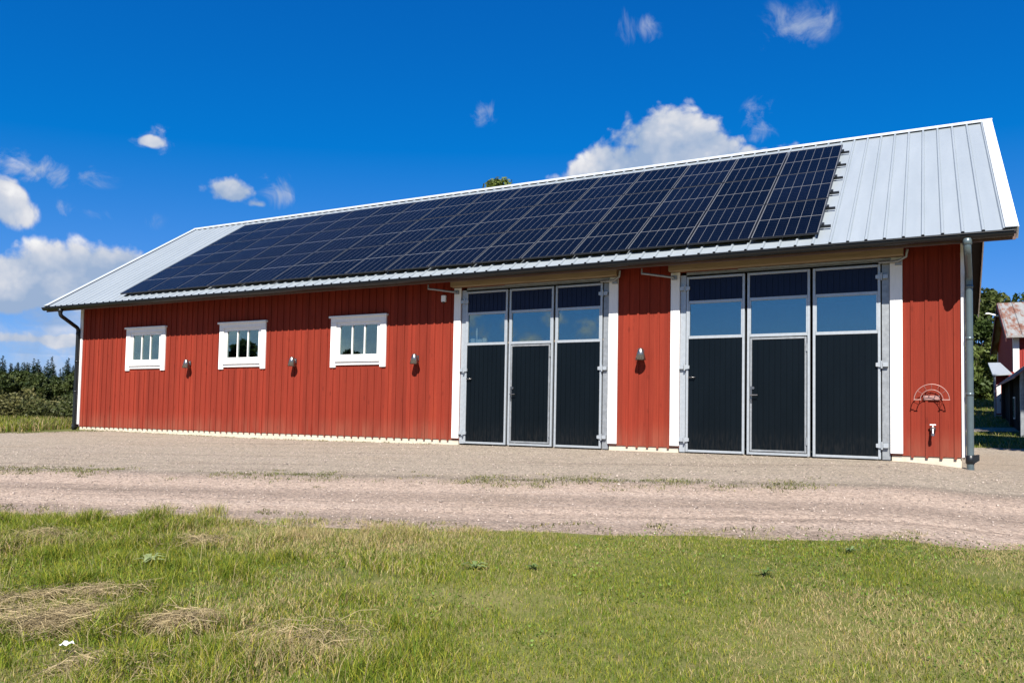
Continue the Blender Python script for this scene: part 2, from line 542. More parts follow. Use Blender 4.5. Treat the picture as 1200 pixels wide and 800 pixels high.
def axis(lo, hi, fine_lo, fine_hi, step):
    a = list(np.arange(fine_lo, fine_hi + 1e-6, step))
    d = step; x = fine_hi
    while x < hi:
        d *= 1.18; x += d; a.append(min(x, hi))
    d = step; x = fine_lo; b = []
    while x > lo:
        d *= 1.18; x -= d; b.append(max(x, lo))
    return np.array(b[::-1] + a)

def grid_faces(nx, ny):
    i, j = np.meshgrid(np.arange(nx - 1), np.arange(ny - 1), indexing='ij')
    a = (i * ny + j).ravel()
    return np.stack([a, a + ny, a + ny + 1, a + 1], 1)

xs = axis(-3000, 3000, -26, 8, 0.25); ys = axis(-3000, 3000, -16, 16, 0.25)
X, Y = np.meshgrid(xs, ys, indexing='ij')
Z = zf(X, Y) + rough(X, Y) - 0.006 - 0.07 * sst((Y - 0.27 * X + 6.3) / 0.5) * sst((X + 60) / 20) * sst((0.0 - Y) / 0.4) * np.where((X > -22) & (X < 40) | (Y - 0.27 * X < -2.9), 1.0, 0.0)
ground = np_mesh('ground', np.stack([X.ravel(), Y.ravel(), Z.ravel()], 1), grid_faces(len(xs), len(ys)), MAT['terrain'], smooth=True)
tag(ground, 'meadow and lawn ground sloping around the barn', None, None, 'structure')

def edge_y(x):
    """front edge of the gravel (back edge of the lawn)"""
    x = np.asarray(x, float)
    return 0.27 * x - 6.63 + (vnoise(x, x * 0 + 3.3, 0.8, 4) - 0.5) * 0.55 + 0.5 * sst((x + 0.6) / 1.5) + 0.30 * sst((x + 3.0) / 2.5)

gx = axis(-90, 60, -25, 6, 0.15)
lo = edge_y(gx) - 0.30
up = np.where(gx > -22.3, 0.35, np.maximum(-0.35 + 0.85 * (gx + 22.3), 0.27 * gx - 2.6 + (vnoise(gx, gx * 0 + 9, 0.5) - 0.5)))
T = np.linspace(0, 1, 60) ** 1.5
GX = np.repeat(gx[:, None], 60, 1); GY = lo[:, None] + (up - lo)[:, None] * T[None]
def gz(x, y):
    v = y - 0.27 * x
    rut = -0.012 * np.exp(-((v + 4.2) / 0.3) ** 2) - 0.012 * np.exp(-((v + 5.7) / 0.3) ** 2) + 0.02 * np.exp(-((v + 3.15) / 0.3) ** 2)
    return zf(x, y) + rough(x, y) + 0.004 + (rut + (vnoise(x, y, 1.3, 4) - 0.5) * 0.02) * sst(-y / 1.0)
GZ = gz(GX, GY) - 0.035 * np.exp(-(GY - lo[:, None]) / 0.10)
V1 = np.stack([GX.ravel(), GY.ravel(), GZ.ravel()], 1)
F1 = grid_faces(len(gx), 60)
gx2 = np.concatenate([np.arange(-0.2, 8, 0.2), np.arange(8, 60, 2)])
top2 = 11.2 + (vnoise(gx2, gx2 * 0 + 5, 0.6, 3) - 0.5) * 1.5
T2 = np.linspace(0, 1, 50)
GX2 = np.repeat(gx2[:, None], 50, 1); GY2 = 0.35 + (top2 - 0.35)[:, None] * T2[None]
V2 = np.stack([GX2.ravel(), GY2.ravel(), (zf(GX2, GY2) + 0.004).ravel()], 1)
F2 = grid_faces(len(gx2), 50) + len(V1)
gravel = np_mesh('gravel_yard', np.concatenate([V1, V2]), np.concatenate([F1, F2]), MAT['gravel'], smooth=True)
tag(gravel, 'pinkish gravel yard and track in front of the barn', None, None, 'structure')

# lit sandy path strip behind the barn, on the right
px = np.linspace(-6, 14, 40)
PX = np.repeat(px[:, None], 6, 1); PY = 17.2 + 0.05 * PX + np.linspace(0, 1.6, 6)[None] + ((vnoise(px, px * 0 + 2, 0.5) - 0.5) * 0.8)[:, None]
path = np_mesh('path', np.stack([PX.ravel(), PY.ravel(), (zf(PX, PY) + 0.006).ravel()], 1), grid_faces(40, 6), MAT['gravel'], smooth=True)
tag(path, 'narrow sandy path crossing the grass behind the barn', None, None, 'structure')

# ------------------------------------------------------------------ camera (measured from the photograph's vanishing points)
cam = bpy.data.cameras.new('camera')
cam.sensor_fit = 'HORIZONTAL'; cam.sensor_width = 36.0
cam.lens = 911.19 / 1200 * 36.0
cam.shift_x = (600 - 608.889) / 1200; cam.shift_y = (444.751 - 400) / 1200
cam.clip_start = 0.05; cam.clip_end = 8000
camo = bpy.data.objects.new('camera', cam); COL.objects.link(camo)
r_ = Vector((0.8858501, 0.46361936, 0.01807464)); u_ = Vector((0.00522241, -0.04891734, 0.99878918)); f_ = Vector((-0.46394216, 0.8846831, 0.04575464))
camo.matrix_world = Matrix(((r_.x, u_.x, -f_.x, -0.5233), (r_.y, u_.y, -f_.y, -14.5245), (r_.z, u_.z, -f_.z, 0.5554), (0, 0, 0, 1)))
scene.camera = camo
CAM = np.array([-0.5233, -14.5245, 0.5554])
def in_view(x, y, z, pad=0.08):
    d = np.stack([x - CAM[0], y - CAM[1], z - CAM[2]], -1)
    w = d @ np.array(f_); a = d @ np.array(r_) / np.maximum(w, 1e-3); b = d @ np.array(u_) / np.maximum(w, 1e-3)
    return (w > 0.3) & (a > -0.668 - pad) & (a < 0.649 + pad) & (b > -0.39 - pad) & (b < 0.49 + pad)

# ------------------------------------------------------------------ THE BARN
XL, XR = -23.07, 0.0
DEP = 9.09
EY, EZ = -0.671, 3.529
RY, RZ = 4.545, 7.005
SL = math.atan2(RZ - EY * 0 - EZ, RY - EY)
GL, GR = 0.74, 0.70
def roofz(y):
    return EZ + (min(y, 2 * RY - y) - EY) * math.tan(SL)
BO = (-11.5, 0.0, -0.1)
barn = thing('barn', 'long red wooden barn with pale metal roof and two tall black garage doors', 'barn', BO)
def part(mb, name, mats, parent=None):
    return mb.build(name, mats, parent or barn, BO)

D1 = (-9.62, -6.14); D2 = (-4.70, -1.07); DZ0, DZ1 = -0.1, 3.345
WIN = [(-20.92, -19.26), (-17.13, -15.46), (-13.31, -11.65)]
holes = [(D1[0], D1[1], DZ0, DZ1), (D2[0], D2[1], DZ0, DZ1)] + [(a + 0.15, b - 0.15, 1.78, 2.74) for a, b in WIN]
WT = 3.93
def wall_holes(mb, x0, x1, z0, z1, y0, y1, hs):
    cx = sorted({x0, x1, *[h[0] for h in hs], *[h[1] for h in hs]})
    cz = sorted({z0, z1, *[max(z0, h[2]) for h in hs], *[min(z1, h[3]) for h in hs]})
    def solid(i, j):
        if not (0 <= i < len(cx) - 1 and 0 <= j < len(cz) - 1): return False
        mx, mz = (cx[i] + cx[i + 1]) / 2, (cz[j] + cz[j + 1]) / 2
        return not any(h[0] < mx < h[1] and h[2] < mz < h[3] for h in hs)
    for i in range(len(cx) - 1):
        for j in range(len(cz) - 1):
            if not solid(i, j): continue
            a, b, c, d = cx[i], cx[i + 1], cz[j], cz[j + 1]
            mb.add([(a, y0, c), (b, y0, c), (b, y0, d), (a, y0, d)], [(0, 1, 2, 3)])
            mb.add([(a, y1, c), (b, y1, c), (b, y1, d), (a, y1, d)], [(3, 2, 1, 0)])
            if not solid(i - 1, j): mb.add([(a, y0, c), (a, y1, c), (a, y1, d), (a, y0, d)], [(0, 3, 2, 1)])
            if not solid(i + 1, j): mb.add([(b, y0, c), (b, y1, c), (b, y1, d), (b, y0, d)], [(0, 1, 2, 3)])
            if not solid(i, j - 1): mb.add([(a, y0, c), (b, y0, c), (b, y1, c), (a, y1, c)], [(0, 3, 2, 1)])
            if not solid(i, j + 1): mb.add([(a, y0, d), (b, y0, d), (b, y1, d), (a, y1, d)], [(0, 1, 2, 3)])

# front wall with battens
fw = MB()
wall_holes(fw, XL, XR, 0.0, WT, 0.0, 0.14, holes)
PITCH = 0.2085
bx = XR - 0.11
cover = [(D1[0] - 0.18, D1[1] + 0.20, -1, 9), (D2[0] - 0.17, D2[1] + 0.19, -1, 9)] + [(a, b, 1.60, 2.80) for a, b in WIN]
while bx > XL + 0.12:
    segs = [(-0.028, WT)]
    for a, b, c, d in cover:
        if a < bx < b:
            ns = []
            for s0, s1 in segs:
                lo_, hi_ = max(s0, c), min(s1, d)
                if lo_ >= hi_: ns.append((s0, s1)); continue
                if c > s0: ns.append((s0, c))
                if d < s1: ns.append((d, s1))
            segs = ns
    for s0, s1 in segs:
        j = random.uniform(-0.006, 0.006)
        fw.box(bx - 0.020 + j, bx + 0.020 + j, -0.018, 0.001, s0 + random.uniform(-0.006, 0.006) if s0 < 0 else s0, s1)
    bx -= PITCH
part(fw, 'front_wall', MAT['red'])

def gable(x0, x1, out):
    g = MB()
    pts = [(0.14, 0.0), (DEP - 0.14, 0.0), (DEP - 0.14, roofz(DEP - 0.14) - 0.14), (RY, RZ - 0.14), (0.14, roofz(0.14) - 0.14)]
    g.prism(pts, 'x', x0, x1)
    y = 0.22
    while y < DEP - 0.2:
        o0, o1 = (x1 - 0.001, x1 + 0.024) if out > 0 else (x0 - 0.024, x0 + 0.001)
        g.box(o0, o1, y - 0.02, y + 0.02, -0.028, roofz(y) - 0.2)
        y += PITCH
    return g
part(gable(XR - 0.14, XR, 1), 'gable_wall', MAT['red_y'])
part(gable(XL, XL + 0.14, -1), 'gable_wall', MAT['red_y'])
part(MB().box(XL, XR, DEP - 0.14, DEP, 0.0, WT), 'rear_wall', MAT['red'])
fo = MB()
fo.box(XL + 0.03, D1[0] - 0.02, 0.02, 0.25, -0.5, -0.001).box(D1[1] + 0.02, D2[0] - 0.02, 0.02, 0.25, -0.5, -0.001).box(D2[1] + 0.02, XR - 0.03, 0.02, 0.25, -0.6, -0.001)
fo.box(XL + 0.03, XL + 0.2, 0.25, DEP, -0.5, -0.001).box(XR - 0.2, XR - 0.03, 0.25, DEP, -0.6, -0.001).box(XL + 0.2, XR - 0.2, DEP - 0.2, DEP - 0.03, -0.5, -0.001)
part(fo, 'foundation', MAT['concrete'])
part(MB().box(XL + 0.2, XR - 0.2, 0.25, DEP - 0.2, -0.3, -0.07), 'floor', MAT['slab'])
# corner boards
for xa, xb in ((XL - 0.02, XL + 0.10), (XR - 0.025, XR + 0.03)):
    part(MB().box(xa, xb, -0.03, 0.10, 0.0, WT - 0.02, 0.004), 'corner_board', MAT['white'])

# roof: two sheets with standing ribs, ridge cap, verge flashings, barge boards
cs, sn = math.cos(SL), math.sin(SL)
LEN = math.hypot(RY - EY, RZ - EZ)
def slope_pt(s, n, back=False):
    y = EY + s * cs - n * sn; z = EZ + s * sn + n * cs
    return (2 * RY - y, z) if back else (y, z)
roof = MB()
for back in (False, True):
    q = [slope_pt(0, 0, back), slope_pt(LEN, 0, back), slope_pt(LEN - 0.02, -0.05, back), slope_pt(0.02, -0.05, back)]
    roof.prism(q, 'x', XL - GL, XR + GR)
    x = XR + GR - 0.16
    while x > XL - GL + 0.1:
        prof = [(x - 0.030, -0.002), (x - 0.014, 0.030), (x + 0.014, 0.030), (x + 0.030, -0.002)]
        vs = []
        for s in (-0.012, LEN - 0.02):
            for a, n in prof:
                yy, zz = slope_pt(s, n, back); vs.append((a, yy, zz))
        roof.add(vs, [(0, 1, 5, 4), (1, 2, 6, 5), (2, 3, 7, 6), (4, 5, 6, 7)])
        roof.mi = 1
        roof.prism([slope_pt(-0.022, -0.004, back), slope_pt(-0.013, -0.004, back), slope_pt(-0.013, 0.026, back), slope_pt(-0.022, 0.026, back)], 'x', x - 0.022, x + 0.022)
        roof.mi = 0
        x -= 0.277
roof_o = part(roof, 'roof', [MAT['roof'], MAT['black']])
rc = MB()
for back in (False, True):
    a = [slope_pt(LEN - 0.12, 0.034, back), slope_pt(LEN, 0.034, back), slope_pt(LEN, 0.046, back), slope_pt(LEN - 0.12, 0.040, back)]
    rc.prism(a, 'x', XL - GL - 0.03, XR + GR + 0.03)
rc.tube([(XL - GL - 0.04, RY, RZ + 0.030), (XR + GR + 0.04, RY, RZ + 0.030)], 0.028, 10)
MAT['flash'] = simple('white_roof_flashing', (0.468, 0.499, 0.523), 0.4, 0.15, 0.06, 3)
part(rc, 'ridge_cap', MAT['flash'], roof_o)
for x0, x1, o0, o1 in ((XL - GL - 0.02, XL - GL + 0.17, XL - GL - 0.03, XL - GL - 0.003), (XR + GR - 0.15, XR + GR + 0.02, XR + GR + 0.003, XR + GR + 0.03)):
    f = MB(); g = MB()
    for back in (False, True):
        f.prism([slope_pt(-0.02, 0.036, back), slope_pt(LEN, 0.036, back), slope_pt(LEN, 0.048, back), slope_pt(-0.02, 0.048, back)], 'x', x0, x1)
        g.prism([slope_pt(-0.01, 0.034, back), slope_pt(LEN + 0.02, 0.034, back), slope_pt(LEN + 0.02, -0.18, back), slope_pt(0.05, -0.18, back)], 'x', o0, o1)
    part(f, 'verge_flashing', MAT['flash'], roof_o)
    part(g, 'bargeboard', MAT['white'], roof_o)
# underside boards of the roof overhangs, fascia
so = MB()
for back in (False, True):
    so.prism([slope_pt(0.05, -0.053, back), slope_pt(LEN - 0.06, -0.053, back), slope_pt(LEN - 0.06, -0.075, back), slope_pt(0.05, -0.075, back)], 'x', XL - GL + 0.003, XR + GR - 0.003)
part(so, 'soffit', MAT['tar'])  # near-black boards stand in for the shade under the overhang
part(MB().box(XL - GL + 0.01, XR + GR - 0.01, EY + 0.040, EY + 0.068, EZ - 0.155, EZ - 0.020), 'fascia', MAT['brown'])
# gutter: half-round channel
gt = MB()
gy, gzz, gr = EY - 0.040, EZ - 0.050, 0.076
outer = [(gy + gr * math.cos(a), gzz + gr * math.sin(a)) for a in np.linspace(-math.pi, 0, 11)]
inner = [(gy + (gr - 0.007) * math.cos(a), gzz + (gr - 0.007) * math.sin(a)) for a in np.linspace(0, -math.pi, 11)]
xa, xb = XL - GL + 0.02, XR + GR - 0.04
prof = outer + inner
n = len(prof)
vs = [(xa, *p) for p in prof] + [(xb, *p) for p in prof]
gt.add(vs, [(i, (i + 1) % n, (i + 1) % n + n, i + n) for i in range(n)], True)
for xx in (xa, xb):
    gt.add([(xx, *p) for p in outer], [tuple(range(11))])
gt.tube([(xa, gy - gr - 0.004, gzz + 0.004), (xb, gy - gr - 0.004, gzz + 0.004)], 0.011, 8)
x = xa + 0.3
while x < xb:
    gt.prism([(gy + (gr + 0.004) * math.cos(a), gzz + (gr + 0.004) * math.sin(a)) for a in np.linspace(-math.pi, 0, 9)] +
             [(gy + (gr + 0.001) * math.cos(a), gzz + (gr + 0.001) * math.sin(a)) for a in np.linspace(0, -math.pi, 9)], 'x', x, x + 0.03)
    x += 0.9
part(gt, 'gutter', MAT['gutter'])
# downpipes
def bend(p, rr=0.07, k=4):
    """rounds the inner corners of a polyline"""
    p = [Vector(a) for a in p]; out = [p[0]]
    for i in range(1, len(p) - 1):
        a = (p[i - 1] - p[i]).normalized(); b = (p[i + 1] - p[i]).normalized()
        s, e = p[i] + a * rr, p[i] + b * rr
        for t in np.linspace(0, 1, k):
            out.append(s.lerp(p[i], t).lerp(p[i].lerp(e, t), t))
    return out + [p[-1]]
for x, xo, mat, zb in ((XL - 0.02, XL + 0.08, 'gutter', -0.30), (0.088, 0.045, 'pipe', -0.42)):
    d = MB()
    d.tube(bend([(xo, gy, gzz - 0.04), (xo, gy, gzz - 0.24), (x, -0.085, 2.92), (x, -0.085, zb)]), 0.055, 14)
    d.lathe([(0.045, gzz - 0.05), (0.066, gzz - 0.06), (0.066, gzz - 0.15), (0.05, gzz - 0.16)], xo, gy, 14)
    for zz in (2.74, 1.9, 1.0):
        d.lathe([(0.054, zz), (0.059, zz), (0.059, zz + 0.05), (0.054, zz + 0.05)], x, -0.085, 14)
    dp = part(d, 'downpipe', MAT[mat])
    l = MB()
    l.lathe([(0.050, 0.05), (0.066, 0.04), (0.068, -0.08), (0.05, -0.10)], x, -0.085, 14)
    l.prism([(x + 0.03, 0.05), (x + 0.125, 0.06), (x + 0.125, -0.03), (x + 0.04, -0.09)], 'y', -0.14, -0.03)
    part(l, 'leaf_trap', MAT['gutter'], dp)

# windows: casing, sash, pane
for a, b in WIN:
    w = MB()
    w.box(a, a + 0.165, -0.040, 0.0, 1.625, 2.70, 0.004).box(b - 0.165, b, -0.040, 0.0, 1.625, 2.70, 0.004)
    w.box(a + 0.002, b - 0.002, -0.044, 0.0, 2.70, 2.815, 0.004).box(a - 0.035, b + 0.035, -0.085, 0.0, 2.815, 2.865, 0.006)
    w.box(a + 0.166, b - 0.166, -0.036, 0.0, 1.68, 1.755, 0.004)
    w.box(a + 0.15, a + 0.166, -0.02, 0.12, 1.78, 2.74).box(b - 0.166, b - 0.15, -0.02, 0.12, 1.78, 2.74)
    w.box(a + 0.15, b - 0.15, 0.002, 0.12, 2.701, 2.74).box(a + 0.167, b - 0.167, -0.070, 0.12, 1.757, 1.80, 0.004)
    wo = part(w, 'window', MAT['white'])
    s = MB()
    i0, i1, z0, z1 = a + 0.168, b - 0.168, 1.802, 2.699
    s.box(i0, i0 + 0.105, -0.012, 0.04, z0, z1, 0.003).box(i1 - 0.105, i1, -0.012, 0.04, z0, z1, 0.003)
    s.box(i0 + 0.106, i1 - 0.106, -0.012, 0.04, z0, z0 + 0.13, 0.003).box(i0 + 0.106, i1 - 0.106, -0.012, 0.04, z1 - 0.065, z1, 0.003)
    g0, g1 = i0 + 0.105, i1 - 0.105
    for k in (1, 2):
        xm = g0 + (g1 - g0) * k / 3
        s.box(xm - 0.017, xm + 0.017, -0.010, 0.035, z0 + 0.13, z1 - 0.065)
    part(s, 'sash', MAT['white'], wo)
    part(MB().box(i0 + 0.09, i1 - 0.09, 0.012, 0.018, z0 + 0.11, z1 - 0.05), 'pane', MAT['glass'], wo)

# garage doors
def garage(d0, d1, dark):
    tl, tr = (d0 - 0.175, d0), (d1, d1 + 0.19)
    for a, b in (tl, tr):
        part(MB().box(a, b, -0.036, 0.0, 0.03, 3.34, 0.004), 'door_trim', MAT['white'])
    pl, pr = (d0 + 0.001, d0 + 0.112), (d1 - 0.125, d1 - 0.001)
    hd = part(MB().box(d0 - 0.18, d1 + 0.21, -0.20, -0.028, 3.345, 3.515, 0.006), 'door_header', MAT['beige'])
    part(MB().box(pl[1], pr[0], 0.03, 0.12, 3.285, 3.34).box(d0 + 1.1, d1 + 0.02, -0.045, 0.028, 3.30, 3.335), 'door_track', MAT['galv_dark'])
    for q, (a, b) in enumerate((pl, pr)):
        po = part(MB().box(a, b, 0.012, 0.12, -0.08, 3.284), 'door_post', MAT['galv_dark' if q else 'galv'])
    L0, L1 = pl[1] + 0.015, pr[0] - 0.02
    n = 3; gap = 0.045
    w = (L1 - L0 - gap * (n - 1)) / n
    YF, YB = -0.016, 0.045
    for k in range(n):
        a = L0 + k * (w + gap); b = a + w
        t = 0.044
        z0, z1, r1, r2 = -0.075, 3.245, 2.765, 2.105
        f = MB()
        bv = 0.004
        f.box(a, a + t, YF, YB, z0, z1, bv).box(b - t, b, YF, YB, z0, z1, bv)
        for zz, h in ((z0, t), (z1 - t, t), (r1 - 0.035, 0.055), (r2 - 0.045, 0.055)):
            if k == 1 and zz == z0: h = 0.045
            f.box(a + t, b - t, YF + 0.003, YB - 0.003, zz, zz + h, bv)
        if k > 0:     # rubber seal in the gap
            pass
        lf = part(f, 'door_leaf', MAT['galv'])
        # extra glazing frame in front of the window
        for q in ((a + t, a + t + 0.022, r2 + 0.012, r1 - 0.036), (b - t - 0.022, b - t, r2 + 0.012, r1 - 0.036)):
            part(MB().box(q[0], q[1], YF + 0.002, YB - 0.005, q[2], q[3]), 'glazing_bead', MAT['galv'], lf)
        def ribs(x0, x1, za, zb, yf, yb):
            m = MB(); nr = max(3, round((x1 - x0) / 0.105)); st = (x1 - x0) / nr
            for i in range(nr):
                m.box(x0 + i * st + 0.006, x0 + (i + 1) * st - 0.006, yf, yb, za, zb)
                m.box(x0 + i * st - 0.0055 if i else x0, x0 + i * st + 0.0055, yf + 0.008, yb - 0.001, za + 0.001, zb - 0.001)
            return m
        part(ribs(a + t, b - t, r1 + 0.021, z1 - t - 0.001, 0.004, 0.03), 'upper_panel', MAT['panel_blue'], lf)
        part(MB().box(a + t + 0.012, b - t - 0.012, 0.010, 0.017, r2 + 0.011, r1 - 0.036), 'pane', MAT['door_glass'], lf)
        if k == 1:
            wa, wb, wz0, wz1 = a + t + 0.012, b - t - 0.012, z0 + 0.055, r2 - 0.062
            wf = MB()
            wf.box(wa, wa + 0.034, YF - 0.012, YB - 0.01, wz0, wz1, bv).box(wb - 0.034, wb, YF - 0.012, YB - 0.01, wz0, wz1, bv)
            wf.box(wa + 0.034, wb - 0.034, YF - 0.010, YB - 0.01, wz0, wz0 + 0.034, bv).box(wa + 0.034, wb - 0.034, YF - 0.010, YB - 0.01, wz1 - 0.034, wz1, bv)
            for zz in (0.12, 1.78):
                wf.tube([(wb + 0.002, YF - 0.018, zz), (wb + 0.002, YF - 0.018, zz + 0.14)], 0.014, 8)
            part(wf, 'wicket_door', MAT['galv_dark'], lf)
            part(ribs(wa + 0.034, wb - 0.034, wz0 + 0.035, wz1 - 0.035, -0.012, 0.02), 'wicket_panel', MAT['panel'], lf)
            h = MB()
            h.box(wa + 0.008, wa + 0.036, YF - 0.02, YF - 0.0121, 0.86, 1.16)
            h.tube([(wa + 0.022, YF - 0.015, 1.0), (wa + 0.022, YF - 0.065, 1.0)], 0.010, 8)
            h.tube([(wa + 0.015, YF - 0.065, 1.0), (wa + 0.145, YF - 0.065, 1.0)], 0.011, 8)
            h.tube([(wa + 0.055, -0.03, 1.13), (wa + 0.055, -0.011, 1.13)], 0.026, 12)
            part(h, 'handle', MAT['lamp'], lf)
        else:
            part(ribs(a + t, b - t, z0 + t + 0.001, r2 - 0.046, -0.004, 0.03), 'lower_panel', MAT['panel'], lf)
            hx, s = (a - 0.02, 1) if k == 0 else (b + 0.015, -1)
            for zz in (0.09, 1.46, 2.96):
                h = MB()
                h.tube([(hx, YF - 0.03, zz), (hx, YF - 0.03, zz + 0.13)], 0.015, 10)
                h.prism([(hx, zz + 0.02), (hx + s * 0.09, zz + 0.035), (hx + s * 0.09, zz + 0.095), (hx, zz + 0.11)], 'y', YF - 0.03, YF - 0.001)
                h.box(hx - (0.10 if s > 0 else -0.02), hx - (0.02 if s > 0 else -0.10), YF - 0.03, 0.011, zz + 0.03, zz + 0.10)
                part(h, 'hinge', MAT['galv'], lf)
            if k == 0:
                h = MB()
                h.tube([(a + t + 0.02, -0.005, 1.33), (a + t + 0.02, -0.05, 1.33), (a + t + 0.13, -0.05, 1.33), (a + t + 0.13, -0.005, 1.33)], 0.011, 8)
                part(h, 'pull_handle', MAT['lamp'], lf)
    # stay arms folded out at the top corners
    for x, s in ((d0 - 0.10, -1), (d1 + 0.13, 1)):
        st = MB()
        st.box(x - 0.05, x + 0.05, -0.075, -0.037, 3.20, 3.28)
        if s < 0:
            st.tube([(x, -0.09, 3.24), (x - 0.42, -0.30, 3.295), (x - 0.55, -0.36, 3.31)], 0.022, 8)
            st.tube([(x - 0.55, -0.36, 3.29), (x - 0.55, -0.36, 3.40)], 0.016, 8)
        else:
            st.tube([(x - 0.3, -0.06, 3.26), (x, -0.10, 3.26), (x + 0.12, -0.14, 3.32), (x + 0.14, -0.15, 3.44)], 0.022, 8)
        part(st, 'door_stay', MAT['galv_dark'])
garage(D1[0], D1[1], True)
garage(D2[0], D2[1], True)

# ------------------------------------------------------------------ solar panels (48) on six rails
PW, PH, GAP = 1.134, 1.750, 0.020
ROWS = 3
P_S0, P_N = 0.16, 0.115     # distance up the slope and above the sheet
P_X1 = -2.153
s0 = ((-0.526 - EY) * cs + (3.784 - EZ) * sn)
mr = 0
for rrow in range(ROWS):
    for fr in (0.24, 0.76):
        s = s0 + rrow * (PH + GAP) + PH * fr
        m_ = MB()
        q = [slope_pt(s - 0.02, 0.035), slope_pt(s + 0.02, 0.035), slope_pt(s + 0.02, P_N - 0.038), slope_pt(s - 0.02, P_N - 0.038)]
        m_.prism(q, 'x', P_X1 - 16 * (PW + GAP) - 0.05, P_X1 + 0.16)
        m_.prism([slope_pt(s - 0.035, P_N - 0.037), slope_pt(s + 0.035, P_N - 0.037), slope_pt(s + 0.035, P_N + 0.004), slope_pt(s - 0.035, P_N + 0.004)], 'x', P_X1 + 0.012, P_X1 + 0.055)
        part(m_, 'mounting_rail', MAT['frame_dark'])
ordw = ['first', 'second', 'third', 'fourth', 'fifth', 'sixth', 'seventh', 'eighth']
proto = None
for rrow in range(ROWS):
    for c in range(16):
        s = s0 + rrow * (PH + GAP)
        y, z = slope_pt(s, P_N - 0.035)
        x = P_X1 - c * (PW + GAP) - PW
        where = {0: 'bottom', 1: 'middle', 2: 'top'}[rrow]
        if c < 8:
            cc = f'{ordw[c]} from the right end of the array' if c else 'at the right end of the array'
        else:
            k = 15 - c
            cc = f'{ordw[k]} from the left end of the array' if k else 'at the left end of the array'
        lab = f'dark solar panel in the {where} row, {cc}'
        if proto is None:
            proto = thing('solar_panel', lab, 'solar panel', (x, y, z), (SL, 0, 0), 'solar panels on the barn roof')
            f = MB()
            f.box(0, 0.012, 0, PH, 0, 0.035).box(PW - 0.012, PW, 0, PH, 0, 0.035).box(0.012, PW - 0.012, 0, 0.012, 0, 0.035).box(0.012, PW - 0.012, PH - 0.012, PH, 0, 0.035)
            f.build('frame', MAT['frame_dark'], proto)
            g = MB()
            g.box(0.010, PW - 0.010, 0.010, PH - 0.010, 0.022, 0.032)
            go = g.build('cells', MAT['solar'], proto)
            uvl = go.data.uv_layers.new(name='UVMap')
            for lp in go.data.loops:
                co = go.data.vertices[lp.vertex_index].co
                uvl.data[lp.index].uv = (co.x - 0.010, co.y - 0.010)
            o = proto
        else:
            o = copy_tree(proto)
            o['label'] = lab
        # installers never get them perfectly flush
        o.location = (x + random.uniform(-.002, .002), y, z + random.uniform(-.002, .002))
        o.rotation_euler = (SL + random.uniform(-.0015, .0015), random.uniform(-.0015, .0015), 0)

# ------------------------------------------------------------------ wall fittings
lp = None
for x, lab in ((-18.235, 'steel cone wall lamp between the first and second windows of the red barn'),
               (-14.43, 'steel cone wall lamp between the two right windows of the red barn'),
               (-10.75, 'steel cone wall lamp between the windows and the nearest black garage door'),
               (-5.43, 'steel cone wall lamp on the red strip between the two black garage doors')):
    if lp is None:
        lp = thing('wall_lamp', lab, 'wall lamp', (x, -0.026, 1.70), group='wall lamps on the barn front')
        s = MB()
        s.lathe([(0.0, 0.20), (0.034, 0.198), (0.050, 0.185), (0.105, -0.03), (0.098, -0.03), (0.044, 0.178), (0.0, 0.185)], 0, -0.12, 20)
        s.build('shade', MAT['lamp'], lp)
        b = MB(); b.box(-0.035, 0.035, -0.012, 0.002, 0.05, 0.17, 0.003); b.tube([(0, -0.01, 0.12), (0, -0.07, 0.12)], 0.014, 8)
        b.build('bracket', MAT['lamp'], lp)
        u = MB(); u.lathe([(0.0, 0.02), (0.025, 0.03), (0.03, 0.06), (0.018, 0.13), (0.0, 0.14)], 0, -0.11, 12)
        u.build('bulb', MAT['whiteplastic'], lp)
    else:
        o = copy_tree(lp); o.location = (x, -0.026, 1.70); o['label'] = lab

sn_ = thing('motion_sensor', 'small white box under the eave left of the garage doors', 'sensor', (-10.06, -0.025, 3.03))
m_ = MB(); m_.box(-0.055, 0.055, -0.055, 0.0, 0.02, 0.165, 0.008); m_.build('housing', MAT['whiteplastic'], sn_)
m_ = MB(); m_.lathe([(0.0, -0.012), (0.025, -0.006), (0.034, 0.019)], 0, -0.03, 12); m_.build('lens', MAT['black'], sn_)

hh = thing('hose_hanger', 'half-round pale wire hose hanger on the red wall by the corner', 'hose hanger', (-0.455, -0.024, 0.93))
w = MB()
def arc(r, y, n=17):
    return [(r * math.cos(a), y, r * math.sin(a)) for a in np.linspace(0, math.pi, n)]
w.tube(arc(0.255, -0.14), 0.0065, 8).tube(arc(0.165, -0.02), 0.005, 8).tube(arc(0.165, -0.13), 0.005, 8)
w.tube([(-0.262, -0.14, 0.0), (-0.15, -0.14, 0.0)], 0.008, 8).tube([(0.15, -0.14, 0.0), (0.262, -0.14, 0.0)], 0.008, 8)
for a in np.radians((0, 36, 64, 90, 116, 144, 180)):
    w.tube([(0.255 * math.cos(a), -0.14, 0.255 * math.sin(a)), (0.165 * math.cos(a), -0.13, 0.165 * math.sin(a)), (0.165 * math.cos(a), 0.0, 0.165 * math.sin(a))], 0.0035, 6)
w.build('wire_frame', MAT['white_metal'], hh)
w = MB(); w.box(-0.12, 0.12, -0.012, 0.0, 0.0, 0.075, 0.004); w.build('back_plate', MAT['white_metal'], hh)
tp = thing('water_tap', 'pale outdoor water tap on the red wall under the hose hanger', 'tap', (-0.44, -0.01, 0.44))
w = MB()
